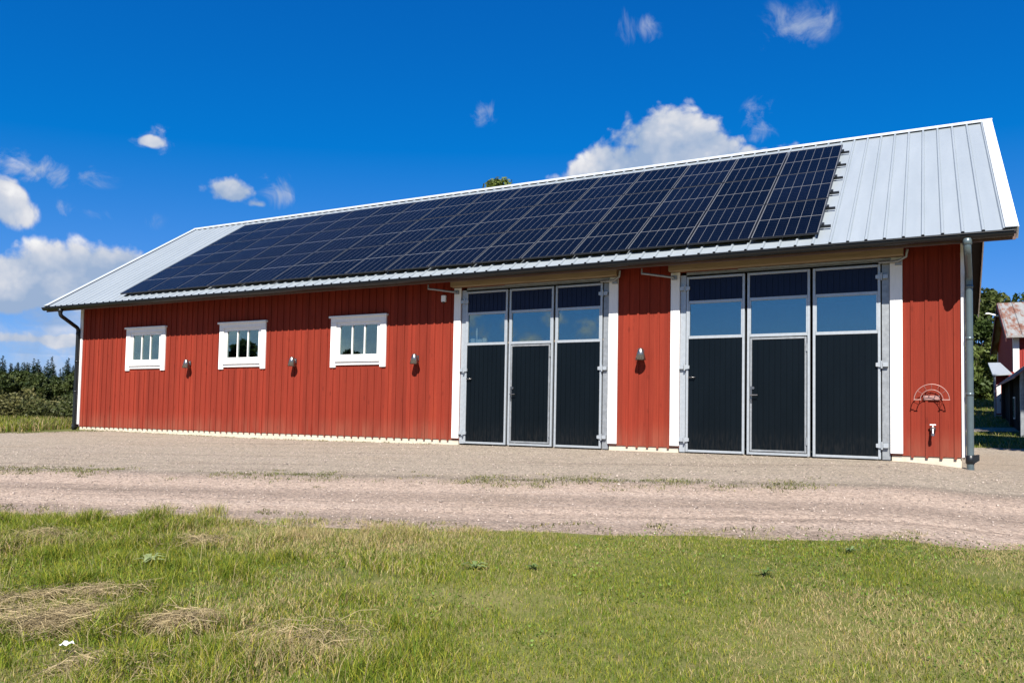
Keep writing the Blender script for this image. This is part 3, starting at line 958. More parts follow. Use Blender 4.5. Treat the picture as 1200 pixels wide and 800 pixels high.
w.tube(bend([(0, 0, 0.02), (0, -0.09, 0.02), (0, -0.12, -0.07)], 0.02), 0.022, 10).lathe([(0.0, -0.02), (0.045, -0.02), (0.045, 0.045), (0, 0.045)], 0, -0.02, 12)
w.tube([(0, -0.12, -0.06), (0, -0.125, -0.10)], 0.028, 10)
w.build('spout', MAT['lamp'], tp)
w = MB(); w.tube([(0, -0.07, 0.03), (0, -0.07, 0.075)], 0.010, 8).box(-0.045, 0.045, -0.085, -0.055, 0.072, 0.092, 0.004); w.build('tap_handle', MAT['whiteplastic'], tp)

# white bits on the ledge behind the first pane of the left garage door
for nm, lab, cat, dx, w_, h_, d_ in (
        ('carton', 'small white carton at the left on the ledge behind the garage door pane', 'carton', -9.36, 0.10, 0.085, 0.05),
        ('carton', 'long low white carton on the ledge behind the garage door pane', 'carton', -9.20, 0.15, 0.065, 0.05),
        ('carton', 'small white carton at the right end of the ledge behind the pane', 'carton', -9.06, 0.09, 0.085, 0.05)):
    m_ = MB(); m_.box(-w_ / 2, w_ / 2, -d_ / 2, d_ / 2, 0, h_, 0.004)
    m_.box(-w_ / 2 + 0.01, w_ / 2 - 0.01, -d_ / 2 - 0.001, d_ / 2 - 0.01, h_ * 0.98, h_ + 0.01)
    o = m_.build(nm, MAT['whiteplastic']); o.location = (dx, 0.09, 2.126); tag(o, lab, cat)
m_ = MB(); m_.lathe([(0.0, 0), (0.022, 0), (0.022, 0.26), (0.010, 0.29), (0.010, 0.33), (0, 0.33)], 0, 0, 12)
o = m_.build('bottle', MAT['whiteplastic']); o.location = (-9.28, 0.115, 2.126); tag(o, 'slim white bottle standing behind the garage door pane', 'bottle')
part(MB().box(D1[0] + 0.12, D1[1] - 0.13, 0.047, 0.145, 2.09, 2.125), 'ledge', MAT['inside'])

# ------------------------------------------------------------------ buildings on the right
def gable_house(root, O, x0, x1, y0, y1, zb, ze, zr, oh, mats, ridge='x', verge=0.3):
    """plain gabled building; returns parts"""
    P = lambda mb, n, m: mb.build(n, m, root, O)
    if ridge == 'x':
        ym = (y0 + y1) / 2; sl = (zr - ze) / (ym - y0 + oh)
        zw = lambda y: ze + (min(y, 2 * ym - y) - y0 + oh) * sl - 0.08
        w = MB(); w.prism([(y0, zb), (y1, zb), (y1, zw(y1)), (ym, zw(ym)), (y0, zw(y0))], 'x', x0, x1)
        y_ = x0 + 0.1
        while y_ < x1:
            w.box(y_ - 0.02, y_ + 0.02, y0 - 0.025, y0 + 0.001, zb + 0.2, zw(y0)); y_ += 0.24
        wo = P(w, 'wall', mats['wall'])
        r = MB()
        for k in (0, 1):
            a = (y0 - oh, ze) if k == 0 else (y1 + oh, ze)
            r.prism([a, (ym, zr), (ym, zr - 0.07), (a[0], a[1] - 0.07)], 'x', x0 - verge, x1 + verge)
            xx = x0 - verge + 0.05
            while xx < x1 + verge:
                r.add([(xx - .03, a[0], a[1]), (xx, a[0], a[1] + .04), (xx + .03, a[0], a[1]), (xx - .03, ym, zr), (xx, ym, zr + .04), (xx + .03, ym, zr)], [(0, 1, 4, 3), (1, 2, 5, 4), (0, 2, 1)])
                xx += 0.55
        P(r, 'roof', mats['roof'])
    return zw

# large faded barn with rusty roof
OB = (6.0, 29.0, 1.0)
old = thing('old_barn', 'old red barn with a rust-streaked metal roof behind the shed', 'barn', OB)
zb = 0.55
bx0, bx1, by0, by1, bze, bzr = 2.85, 15.0, 25.5, 34.0, 4.37, 6.45
gable_house(old, OB, bx0, bx1, by0, by1, zb, bze, bzr, 0.45, {'wall': MAT['old_red'], 'roof': MAT['rust']})
MB().box(bx0 - 0.03, bx0 + 0.20, by0 - 0.05, by0 - 0.002, zb + 0.4, bze - 0.05).build('corner_board', MAT['white'], old, OB)
MB().box(bx0 - 0.03, bx0 - 0.002, by0 - 0.002, by0 + 0.14, zb + 0.4, bze - 0.05).build('corner_board', MAT['white'], old, OB)
MB().box(bx0 - 0.03, bx0 - 0.002, by1 - 0.15, by1, zb + 0.4, bze).build('corner_board', MAT['white'], old, OB)
MB().box(bx0 - 0.04, bx1, by0 - 0.06, by1, -0.3, zb + 0.45).build('foundation', MAT['slab'], old, OB)
bb = MB()
bym = (by0 + by1) / 2
for s in (0, 1):
    a = (by0 - 0.45, bze) if s == 0 else (by1 + 0.45, bze)
    bb.prism([a, (bym, bzr), (bym, bzr - 0.26), (a[0], a[1] - 0.24)], 'x', bx0 - 0.335, bx0 - 0.302)
bb.build('bargeboard', MAT['tarred_red'], old, OB)
yl = thing('yard_lamp', 'pale bracket lamp high on the gable of the old barn', 'lamp', (bx0 - 0.30, 29.2, 5.75))
w = MB(); w.tube([(0, 0, 0), (-0.42, -0.1, 0.12)], 0.045, 8); w.build('arm', MAT['whiteplastic'], yl)
w = MB(); w.lathe([(0.0, 0.17), (0.06, 0.16), (0.13, 0.09), (0.12, 0.09), (0.0, 0.14)], -0.46, -0.1, 14); w.build('lamp_shade', MAT['whiteplastic'], yl)

# dark cart shed, axis along y, its eave side facing the barn
OS = (4.6, 19.0, 0.2)
shed = thing('cart_shed', 'low black timber shed with red-brown roof at the right edge', 'shed', OS)
sx0, sx1, sy0, sy1 = 2.33, 7.0, 15.6, 23.0
sze, szr, sxm = 2.12, 4.35, 4.66
w = MB()
zw = lambda x: sze + (min(x, 2 * sxm - x) - (sx0 - 0.32)) * (szr - sze) / (sxm - sx0 + 0.32) - 0.07
w.prism([(sx0, -0.3), (sx1, -0.3), (sx1, zw(sx1)), (sxm, zw(sxm)), (sx0, zw(sx0))], 'y', sy0, sy1)
y_ = sy0 + 0.1
while y_ < sy1:
    w.box(sx0 - 0.025, sx0 + 0.001, y_ - 0.03, y_ + 0.03, -0.3, zw(sx0)); y_ += 0.3
w.build('wall', MAT['tar'], shed, OS)  # wall colour darkened to deepen its shaded side
r = MB()
for s in (0, 1):
    e = sx0 - 0.32 if s == 0 else sx1 + 0.32
    r.prism([(e, sze), (sxm, szr), (sxm, szr - 0.06), (e, sze - 0.06)], 'y', sy0 - 0.3, sy1 + 0.3)
r.build('roof', MAT['rust_red'], shed, OS)
w = MB(); w.box(sx0 - 0.05, sx0 - 0.026, 18.6, 19.2, 0.75, 1.55); w.build('window', MAT['galv'], shed, OS)
w = MB(); w.box(sx0 - 0.056, sx0 - 0.051, 18.66, 19.14, 0.80, 1.50); w.build('pane', MAT['glass'], shed.children[-1], OS)
for y_ in (15.75, 19.6, 22.9):
    MB().box(sx0 - 0.14, sx0 - 0.03, y_ - 0.06, y_ + 0.06, -0.3, zw(sx0) - 0.03, 0.005).build('post', MAT['galv_dark' if y_ < 16 else 'tar'], shed, OS)

# little red outhouse with a metal lean-to roof
OO = (2.4, 24.4, 0.7)
oh = thing('outhouse', 'tiny red outhouse with a pale metal roof and white door', 'outhouse', OO)
MB().box(2.06, 2.72, 23.9, 24.9, 0.95, 2.75).build('wall', MAT['old_red'], oh, OO)
MB().box(2.03, 2.75, 23.87, 24.93, 0.2, 0.95).build('foundation', MAT['slab'], oh, OO)
dr = MB().box(2.08, 2.24, 23.865, 23.898, 1.0, 2.2, 0.004).build('door', MAT['white'], oh, OO)
MB().box(2.20, 2.22, 23.84, 23.864, 1.5, 1.62).build('handle', MAT['black'], dr, OO)
MB().add([(1.93, 23.55, 2.62), (2.62, 23.55, 2.66), (2.30, 25.0, 3.22), (1.85, 25.0, 3.22), (1.93, 23.55, 2.57), (2.62, 23.55, 2.61), (2.30, 25.0, 3.17), (1.85, 25.0, 3.17)],
         [(0, 1, 2, 3), (7, 6, 5, 4), (0, 4, 5, 1), (1, 5, 6, 2), (2, 6, 7, 3), (3, 7, 4, 0)]).build('roof', MAT['galv'], oh, OO)
MB().box(1.97, 2.04, 23.60, 23.67, 0.2, 2.60).build('post', MAT['galv_dark'], oh, OO)

# ------------------------------------------------------------------ trees
def leaf_quads(cen, size, seed, flat=0.0, aspect=1.5):
    g = np.random.default_rng(seed)
    n = len(cen)
    a = g.normal(size=(n, 3)); a[:, 2] *= (1 - flat); a /= np.linalg.norm(a, axis=1, keepdims=True)
    b = g.normal(size=(n, 3)); b -= (b * a).sum(1, keepdims=True) * a; b /= np.linalg.norm(b, axis=1, keepdims=True)
    s = size * g.uniform(0.6, 1.3, (n, 1))
    a = a * s * aspect; b = b * s
    V = np.stack([cen - a, cen - b * 0.8 + a * 0.1, cen + a, cen + b * 0.8 + a * 0.1], 1).reshape(-1, 3)
    F = np.arange(4 * n).reshape(n, 4)
    return V, F

def broadleaf(name, label, loc, H, Rad, seed, nleaf, lsize, base=0.18, cols=((0.05, 0.085, 0.018), (0.11, 0.14, 0.03)), group=None, squash=1.0):
    g = np.random.default_rng(seed)
    t = thing(name, label, 'tree', loc, group=group)
    tr = MB()
    tr.tube([(0, 0, -0.3), (g.normal() * .05 * H, g.normal() * .03 * H, H * 0.4), (g.normal() * .04 * H, g.normal() * .04 * H, H * 0.85)], [H * 0.028 + 0.05, H * 0.02 + 0.03, 0.03], 9)
    ncl = 34
    cl = []
    for i in range(ncl):
        z = base + (1 - base) * (i + 0.5) / ncl
        prof = math.sin(math.pi * min(1, (z - base) / (1 - base) * 0.86 + 0.12)) ** 0.7
        an = i * 2.399 + g.uniform(-.5, .5)
        rr = Rad * prof * g.uniform(0.45, 0.95)
        p = np.array([math.cos(an) * rr, math.sin(an) * rr, H * z * g.uniform(0.94, 1.02)])
        cl.append((p, Rad * g.uniform(0.22, 0.42)))
        if i % 2 == 0:
            b0 = np.array([0, 0, H * max(0.15, z - 0.22)])
            tr.tube([b0, (b0 + p) / 2 + np.array([0, 0, 0.03 * H]), p], [H * 0.008 + 0.015, H * .005 + 0.01, 0.008], 5)
    tr.build('trunk', MAT['bark'], t)
    cen = []; col = []
    per = nleaf // ncl
    for p, r in cl:
        k = int(per * g.uniform(0.6, 1.4))
        d = g.normal(size=(k, 3)); d /= np.linalg.norm(d, axis=1, keepdims=True)
        rad = r * g.random((k, 1)) ** 0.45
        q = p + d * rad * np.array([1.1, 1.1, 0.8 * squash])
        cen.append(q)
        tone = g.random()
        c = np.array(cols[0]) * (1 - tone) + np.array(cols[1]) * tone
        col.append(np.clip(c[None] * g.uniform(0.7, 1.35, (k, 1)), 0, 1))
    cen = np.concatenate(cen); col = np.concatenate(col)
    V, F = leaf_quads(cen, lsize, seed + 1)
    np_mesh('crown', V, F, MAT['leaf'], col, t)
    return t

def spruce(name, label, loc, H, seed, group=None):
    g = np.random.default_rng(seed)
    t = thing(name, label, 'tree', loc, group=group)
    tr = MB(); tr.tube([(0, 0, -0.3), (0, 0, H * 0.97)], [0.16, 0.02], 7); tr.build('trunk', MAT['bark'], t)
    cen = []; A = []; B = []; col = []
    lev = int(H * 2.6)
    for i in range(lev):
        f = i / lev
        z = H * (0.06 + 0.94 * f); L = (H * 0.19) * (1 - f) ** 0.85 + 0.12
        nb = 7 if f < 0.8 else 5
        for k in range(nb):
            an = g.uniform(0, 6.28); l = L * g.uniform(0.7, 1.15)
            d = np.array([math.cos(an), math.sin(an), -0.35 + 0.5 * f + g.uniform(-.1, .1)])
            side = np.array([-math.sin(an), math.cos(an), 0])
            for q in np.linspace(0.25, 1.0, 4):
                c = np.array([0, 0, z]) + d * l * q + g.normal(size=3) * 0.08
                cen.append(c); A.append(d * l * 0.2 + g.normal(size=3) * .06); B.append((side * 0.28 + np.array([0, 0, g.uniform(-.3, .1)])) * l * (1.15 - q) + g.normal(size=3) * .06)
                col.append(np.array([0.012, 0.027, 0.012]) * g.uniform(0.6, 1.5))
    cen = np.array(cen); A = np.array(A); B = np.array(B)
    n = len(cen)
    V = np.stack([cen - A, cen - B, cen + A * 1.3, cen + B], 1).reshape(-1, 3)
    np_mesh('crown', V, np.arange(4 * n).reshape(n, 4), MAT['leaf'], np.array(col), t)
    return t

# right-hand trees behind the old barn
zt = lambda x, y: float(zf(x, y))
for i, (x, y, H, rad, lab, cols) in enumerate((
        (1.6, 50.0, 7.0, 2.7, 'dense green tree between the barn corner and the old barn', ((0.035, 0.06, 0.014), (0.10, 0.125, 0.03))),
        (3.9, 56.0, 8.6, 2.9, 'tall tree rising behind the ridge of the rusty-roofed barn', ((0.045, 0.07, 0.016), (0.12, 0.14, 0.035))),
        (7.4, 50.0, 9.6, 3.4, 'tallest green tree above the rusty roof at the right edge', ((0.035, 0.06, 0.014), (0.09, 0.12, 0.03))),
        (-2.6, 54.0, 7.5, 3.0, 'green tree hidden mostly behind the right end of the barn', ((0.04, 0.065, 0.015), (0.09, 0.12, 0.03))))):
    broadleaf('broadleaf_tree', lab, (x, y, zt(x, y)), H, rad, 40 + i, 9000, 0.13, 0.05, cols, 'trees behind the old barn')
# tree whose top shows over the barn ridge
broadleaf('tall_birch', 'tall tree whose leafy top just shows above the barn ridge', (-25.2, 29.3, zt(-25.2, 29.3)), 16.0, 3.2, 61, 12000, 0.10, 0.25,
          ((0.10, 0.13, 0.025), (0.20, 0.22, 0.05)))
# tree outside the frame on the right whose shade falls on the grass by the shed
broadleaf('yard_tree', 'shorter yard tree outside the frame shading the grass by the shed', (4.0, 7.6, zt(4.0, 7.6)), 8.6, 2.0, 71, 9000, 0.11, 0.55)
broadleaf('yard_tree', 'tallest yard tree outside the frame shading the lawn behind the shed', (5.6, 10.8, zt(5.6, 10.8)), 15.0, 2.5, 72, 12000, 0.12, 0.55)
# trees across the meadow, mirrored in the barn windows
for i, (x, y, H, rad) in enumerate(((-55.2, -36.0, 7.6, 1.9), (-56.8, -35.0, 6.0, 1.7), (-46.3, -40.2, 6.9, 1.8), (-44.7, -41.6, 6.3, 1.7))):
    broadleaf('meadow_tree', 'dark meadow tree mirrored in the barn windows', (x, y, zt(x, y)), H, rad, 80 + i, 5000, 0.2, 0.08, ((0.03, 0.045, 0.012), (0.06, 0.08, 0.02)), 'meadow trees mirrored in the windows')

# the forest beyond the field on the left
fw_ = np.array(f_); rt_ = np.array(r_)
g = np.random.default_rng(5)
protos = {'spruce': [], 'bush': []}
gl = {'spruce': ('dark spruce in the forest edge beyond the hayfield', 'forest spruces beyond the field'),
      'bush': ('lighter broadleaf tree standing before the far dark spruces', 'forest broadleaf trees beyond the field')}
spots = [('spruce', (g.uniform(118, 330) - 608.9) / 911.2, g.uniform(205, 250), g.uniform(0.72, 1.0)) for i in range(70)]
for i in range(230):
    a = (g.uniform(-250, 118) - 608.9) / 911.2
    spots.append(('spruce', a, g.uniform(205, 250), g.uniform(0.72, 1.0)))
for i in range(54):
    a = (g.uniform(-250, 118) - 608.9) / 911.2
    spots.append(('bush', a, g.uniform(186, 204), g.uniform(0.6, 1.0)))
for i, (kd, a, dep, sc) in enumerate(spots):
    d = fw_ + rt_ * a
    x, y = CAM[0] + d[0] * dep, CAM[1] + d[1] * dep
    nm = 'spruce_tree' if kd == 'spruce' else 'forest_tree'
    if len(protos[kd]) < 4:
        if kd == 'spruce':
            o = spruce(nm, gl[kd][0], (x, y, zt(x, y)), 12.0, 100 + i, gl[kd][1])
        else:
            o = broadleaf(nm, gl[kd][0], (x, y, zt(x, y)), 7.6, 2.9, 300 + i, 2600, 0.30, 0.03, ((0.028, 0.045, 0.013), (0.065, 0.08, 0.02)), gl[kd][1])
        protos[kd].append(o)
    else:
        o = copy_tree(protos[kd][i % 4])
    o.location = (x, y, zt(x, y)); o.rotation_euler = (0, 0, g.uniform(0, 6.28)); o.scale = (sc, sc, sc * g.uniform(0.92, 1.08))

# ------------------------------------------------------------------ ground cover
def blades(x, y, z, h, w, lean, col, seed):
    """three-vertex-wide grass blades bent in one random direction; returns V, F, col per face"""
    g = np.random.default_rng(seed)
    n = len(x)
    an = g.uniform(0, 2 * np.pi, n); dx, dy = np.cos(an), np.sin(an)
    fa = g.uniform(0, 2 * np.pi, n); sx, sy = np.cos(fa) * w / 2, np.sin(fa) * w / 2
    b = np.stack([x, y, z], 1)
    m = b + np.stack([dx * lean * h * 0.30, dy * lean * h * 0.30, h * (0.62 - 0.12 * lean)], 1)
    t = b + np.stack([dx * lean * h, dy * lean * h, h * np.sqrt(np.clip(1 - 0.55 * lean ** 2, 0.08, 1))], 1)
    s = np.stack([sx, sy, np.zeros(n)], 1)
    V = np.stack([b - s, b + s, m + s * 0.8, m - s * 0.8, t + s * 0.12, t - s * 0.12], 1).reshape(-1, 3)
    i = np.arange(n) * 6
    F = np.concatenate([np.stack([i, i + 1, i + 2, i + 3], 1), np.stack([i + 3, i + 2, i + 4, i + 5], 1)])
    return V, F, np.concatenate([col, col])

def tone(dry, g, n):
    green = np.array([0.108, 0.158, 0.011]); yel = np.array([0.262, 0.262, 0.028]); straw = np.array([0.40, 0.315, 0.150])
    r = g.random(n)
    c = np.where((r < dry)[:, None], straw, np.where((r < dry + 0.42 * (1 - dry))[:, None], yel, green))
    return np.clip(c * g.uniform(0.65, 1.3, (n, 1)) * (1 + g.normal(0, 0.06, (n, 3))), 0.005, 0.9)

g = np.random.default_rng(11)
NB = 1900000
x = g.uniform(-19, 9, NB); y = g.uniform(-14.6, -3.6, NB)
z0 = zf(x, y) + rough(x, y) - 0.01
ed = edge_y(x)
keep = (y < ed + 0.05 + (vnoise(x + 3, y, 2.6, 3) - 0.5) * 1.1 + g.normal(0, 0.05, NB)) & (in_view(x, y, z0) | (in_view(x, y, z0, 0.6) & (g.random(NB) < 0.22)))
x, y, z0, ed = x[keep], y[keep], z0[keep], ed[keep]
# bare patches and thin edge
bare = vnoise(x + 50, y, 1.1, 3)
cov = np.clip(1.25 - np.clip((bare - 0.60) * 6, 0, 1) - 0.85 * np.exp(-np.clip(ed - y, 0, 9) / 0.35) * (0.3 + 1.2 * vnoise(x, y, 2.2)), 0.05, 1)
keep = g.random(len(x)) < cov
x, y, z0, ed = x[keep], y[keep], z0[keep], ed[keep]
n = len(x)
wide = np.where(in_view(x, y, z0), 1.0, 2.0)      # sparser, broader blades outside the frame
long_ = sst((-2.9 - x - 0.55 * (y + 9.5)) / 2.2) * (0.35 + 0.65 * sst((vnoise(x, y, 1.5, 2) - 0.38) / 0.25))
tuft = vnoise(x + 9, y + 4, 3.2, 2)
h = (0.020 + 0.026 * tuft + long_ * (0.025 + 0.10 * sst((tuft - 0.40) / 0.35))) * g.uniform(0.55, 1.25, n)
dryn = vnoise(x + 20, y + 7, 0.9, 4)
dry = 0.09 + (dryn - 0.49) * 2.1
for hx, hy, hr, ha in ((-4.3, -10.5, 0.7, 0.35), (-3.4, -10.2, 0.8, 0.30), (-5.0, -10.2, 0.6, 0.28), (-3.0, -8.1, 0.8, 0.35), (-1.7, -7.7, 0.8, 0.30), (-0.4, -8.3, 0.6, 0.28), (-7.6, -9.6, 0.5, 0.3), (-6.0, -9.2, 0.6, 0.3), (-5.0, -8.6, 0.6, 0.3)):
    dry = dry + ha * np.exp(-((x - hx) ** 2 + (y - hy) ** 2) / hr ** 2) * (0.4 + 1.2 * vnoise(x + 31, y, 2.5, 3))
dry = np.clip(dry, 0.03, 0.78)
dry = np.clip(dry + 0.35 * np.exp(-np.clip(ed - y, 0, 9) / 0.5), 0.04, 0.85)
dry = np.where(long_ > 0.4, dry * 0.75, dry)
V, F, cc = blades(x, y, z0, h, g.uniform(0.0022, 0.0042, n) * (1 + 0.5 * long_) * wide, g.uniform(0.15, 1.0, n), tone(dry, g, n), 12)
grass = np_mesh('grass', V, F, MAT['blade'], cc)
tag(grass, 'sunlit mown lawn with longer tufts and dry patches in the foreground', 'grass', None, 'stuff')

# clover and other small leaves between the blades, and thin seed stalks in the rough part
g = np.random.default_rng(15)
n = 38000
x = g.uniform(-13, 4, n); y = g.uniform(-13.4, -5.5, n)
k = (y < edge_y(x) - 0.05) & in_view(x, y, zf(x, y)) & (vnoise(x + 70, y + 13, 1.4, 3) > 0.53)
x, y = x[k], y[k]; n = len(x)
cen = np.stack([x, y, zf(x, y) + rough(x, y) + g.uniform(0.005, 0.03, n)], 1)
V, F = leaf_quads(cen, 0.009, 16, 0.0, 1.15)
cl_ = np_mesh('clover', V, F, MAT['leaf'], np.array([0.12, 0.185, 0.028])[None] * g.uniform(0.7, 1.6, (n, 1)))
tag(cl_, 'small clover leaves mixed into the lawn', 'clover', None, 'stuff')
n = 1500
x = g.uniform(-11, -2.5, n); y = g.uniform(-12.5, -7.8, n)
k = (y < edge_y(x) + 0.1) & (sst((-2.9 - x - 0.55 * (y + 9.5)) / 2.2) > g.random(n)) & (vnoise(x, y, 1.2, 2) > 0.45)
x, y = x[k], y[k]; n = len(x)
V, F, cc = blades(x, y, zf(x, y) + rough(x, y) - 0.01, g.uniform(0.12, 0.30, n), g.uniform(0.0018, 0.003, n), g.uniform(0.1, 0.8, n), np.array([0.42, 0.34, 0.17])[None] * g.uniform(0.6, 1.2, (n, 1)), 17)
sk_ = np_mesh('seed_stalks', V, F, MAT['blade'], cc)
tag(sk_, 'thin pale seed stalks standing out of the rough grass', 'grass', None, 'stuff')

# hay raked into low ridges on the lawn
g = np.random.default_rng(21)
pts = []
def ridge(p, n, w):
    p = np.array(p); k = g.integers(0, len(p) - 1, n); t = g.random((n, 1))
    q = p[k] * (1 - t) + p[k + 1] * t
    pts.append(q + g.normal(0, 1, (n, 2)) * w)
ridge([(-6.9, -12.0), (-5.45, -11.52), (-4.98, -11.30)], 6500, 0.13)
ridge([(-5.6, -11.60), (-5.3, -11.40), (-5.0, -11.30)], 2600, 0.12)
ridge([(-4.72, -11.24), (-4.45, -11.10)], 1900, 0.07)
ridge([(-6.6, -11.75), (-6.0, -11.2), (-5.75, -10.95), (-5.55, -10.85)], 2000, 0.08)
ridge([(-4.6, -11.9), (-4.1, -11.75)], 700, 0.10)
ridge([(-4.0, -11.3), (-3.6, -10.9)], 500, 0.14)
ridge([(-6.6, -9.55), (-6.35, -9.45)], 500, 0.10)
ridge([(-8.2, -10.0), (-7.9, -9.9)], 400, 0.12)
q = np.concatenate(pts); n = len(q)
an = g.normal(0.45, 0.95, n) + np.pi * (g.random(n) < 0.5); L = g.uniform(0.08, 0.30, n)
el = g.normal(0.05, 0.16, n)
hz = zf(q[:, 0], q[:, 1]) + rough(q[:, 0], q[:, 1]) + 0.015 + g.random(n) ** 1.6 * 0.07
c0 = np.stack([q[:, 0], q[:, 1], hz], 1)
d = np.stack([np.cos(an) * np.cos(el), np.sin(an) * np.cos(el), np.sin(el)], 1) * L[:, None] / 2
s = np.stack([-np.sin(an), np.cos(an), g.normal(0, 0.6, n)], 1) * g.uniform(0.0008, 0.0018, (n, 1))
sag = np.stack([np.zeros(n), np.zeros(n), 0.02 + g.random(n) * 0.03], 1)
V = np.stack([c0 - d - s - sag, c0 - d + s - sag, c0 + s, c0 - s, c0 + d + s - sag, c0 + d - s - sag], 1).reshape(-1, 3)
i = np.arange(n) * 6
F = np.concatenate([np.stack([i, i + 1, i + 2, i + 3], 1), np.stack([i + 3, i + 2, i + 4, i + 5], 1)])
col = np.array([0.43, 0.34, 0.185])[None] * g.uniform(0.4, 1.25, (n, 1)); col = np.concatenate([col, col])
hay = np_mesh('dry_hay', V, F, MAT['blade'], col)
tag(hay, 'loose pale dry hay lying in ridges on the lawn at the left', 'hay', None, 'stuff')

# low weeds: strip along the crown of the gravel track, and at the foot of the wall
g = np.random.default_rng(31)
xs_, ys_ = [], []
for i in range(560):
    t = g.random(); cx = -19 + 17.2 * t
    if vnoise(np.array([cx]), np.array([1.7]), 0.55)[0] < 0.47 and g.random() < 0.9: continue
    cy = 0.27 * cx - 3.17 + g.normal(0, 0.34)
    k = g.integers(5, 34); r = g.uniform(0.03, 0.11)
    xs_.append(cx + g.normal(0, r * 1.6, k)); ys_.append(cy + g.normal(0, r, k))
for i in range(46):      # left edge of the yard
    cx = g.uniform(-24.5, -21.5); cy = -0.6 + 0.85 * (cx + 22.3) + abs(g.normal(0, 0.25)) - 0.3
    k = g.integers(10, 50); xs_.append(cx + g.normal(0, .12, k)); ys_.append(cy + g.normal(0, .1, k))
for i in range(110):      # foot of the plinth
    cx = g.uniform(-22.8, -10.3); k = g.integers(4, 16)
    xs_.append(cx + g.normal(0, .10, k)); ys_.append(-0.02 - np.abs(g.normal(0, .05, k)))
for i in range(70):      # stragglers on the lawn edge
    cx = g.uniform(-11, 2); k = g.integers(4, 26)
    xs_.append(cx + g.normal(0, .07, k)); ys_.append(edge_y(cx) + abs(g.normal(0, 0.22)) + g.normal(0, .05, k))
x = np.concatenate(xs_); y = np.concatenate(ys_); n = len(x)
V, F, cc = blades(x, y, gz(x, y) - 0.004, g.uniform(0.012, 0.05, n), g.uniform(0.006, 0.014, n), g.uniform(0.5, 1.0, n),
                  np.clip(np.array([0.12, 0.135, 0.045])[None] * g.uniform(0.6, 1.5, (n, 1)) + (g.random((n, 1)) < 0.3) * np.array([[0.14, 0.09, 0.04]]), 0, 1), 33)
wd = np_mesh('weeds', V, F, MAT['blade'], cc)
tag(wd, 'low straggling weeds along the crown of the gravel track', 'weeds', None, 'stuff')

# loose stones on the gravel
g = np.random.default_rng(41)
n = 26000
x = g.uniform(-18, 3.5, n); y = g.uniform(-9, -0.1, n)
k = (y > edge_y(x) - 0.15) & in_view(x, y, zf(x, y), 0.03); x, y = x[k], y[k]; n = len(x)
sz = 0.005 + 0.011 * g.random(n) ** 3
sz = np.where(g.random(n) < 0.012, sz * 2.0, sz)
oct_ = np.array([[1, 0, 0], [-1, 0, 0], [0, 1, 0], [0, -1, 0], [0, 0, 0.8], [0, 0, -0.4]], float)
P = oct_[None] * sz[:, None, None] * g.uniform(0.6, 1.4, (n, 6, 1))
an = g.uniform(0, 6.28, n); ca, sa = np.cos(an)[:, None], np.sin(an)[:, None]
P = np.stack([P[..., 0] * ca - P[..., 1] * sa, P[..., 0] * sa + P[..., 1] * ca, P[..., 2]], -1)
P += np.stack([x, y, gz(x, y) + sz * 0.25], 1)[:, None]
fo_ = np.array([[0, 2, 4], [2, 1, 4], [1, 3, 4], [3, 0, 4], [2, 0, 5], [1, 2, 5], [3, 1, 5], [0, 3, 5]])
F = (np.arange(n)[:, None, None] * 6 + fo_[None]).reshape(-1, 3)
cc = np.repeat(np.array([0.38, 0.31, 0.26])[None] * g.uniform(0.45, 1.5, (n, 1)), 8, 0)
pb = np_mesh('loose_gravel', P.reshape(-1, 3), F, MAT['stone'], cc)
tag(pb, 'scattered loose stones on the gravel track', 'gravel', None, 'stuff')

# tall weeds and brush beyond the left end of the barn
g = np.random.default_rng(51)
n = 60000
dep = 22 + 34 * g.random(n) ** 1.1; a = (g.uniform(-160, 110, n) - 608.9) / 911.2
x = CAM[0] + (fw_[0] + rt_[0] * a) * dep; y = CAM[1] + (fw_[1] + rt_[1] * a) * dep
k = (x < -23.6) & (y > np.maximum(-0.15 + 0.85 * (x + 22.3), 0.27 * x - 2.0)) & ~((x > -23.9) & (y > 0))
x, y, dep = x[k], y[k], dep[k]; n = len(x)
hh_ = np.where(dep < 33, g.uniform(0.12, 0.34, n), g.uniform(0.3, 0.75, n)) * (0.6 + 0.8 * vnoise(x, y, 0.4))
V, F, cc = blades(x, y, zf(x, y) - 0.02, hh_, g.uniform(0.012, 0.03, n), g.uniform(0.1, 0.8, n), tone(np.clip((vnoise(x, y, 0.35) - 0.42) * 1.2, 0.04, 0.45), g, n) * 0.8, 52)
tg = np_mesh('tall_grass', V, F, MAT['blade'], cc)
tag(tg, 'rough yellowing tall grass beyond the left end of the barn', 'grass', None, 'stuff')
nb = 170
cen = []; col = []
for i in range(nb):
    dep = g.uniform(31, 44); a = (g.uniform(-160, 112) - 608.9) / 911.2
    cx = CAM[0] + (fw_[0] + rt_[0] * a) * dep; cy = CAM[1] + (fw_[1] + rt_[1] * a) * dep
    hh0 = g.uniform(0.35, 1.2) * (0.7 + 0.6 * vnoise(np.array([cx]), np.array([cy]), 0.3)[0]); k = 380
    d = g.normal(size=(k, 3)); d /= np.linalg.norm(d, axis=1, keepdims=True); d *= g.random((k, 1)) ** 0.4
    p = np.array([cx, cy, float(zf(cx, cy)) + hh0 * 0.5]) + d * np.array([0.65, 0.65, hh0 * 0.55])
    cen.append(p); t = g.random()
    col.append((np.array([0.045, 0.058, 0.016]) * (1 - t) + np.array([0.11, 0.10, 0.032]) * t)[None] * g.uniform(0.6, 1.4, (k, 1)))
cen = np.concatenate(cen); V, F = leaf_quads(cen, 0.045, 53)
br = np_mesh('undergrowth', V, F, MAT['leaf'], np.concatenate(col))
tag(br, 'dark green brush growing between the yard and the hayfield', 'undergrowth', None, 'stuff')
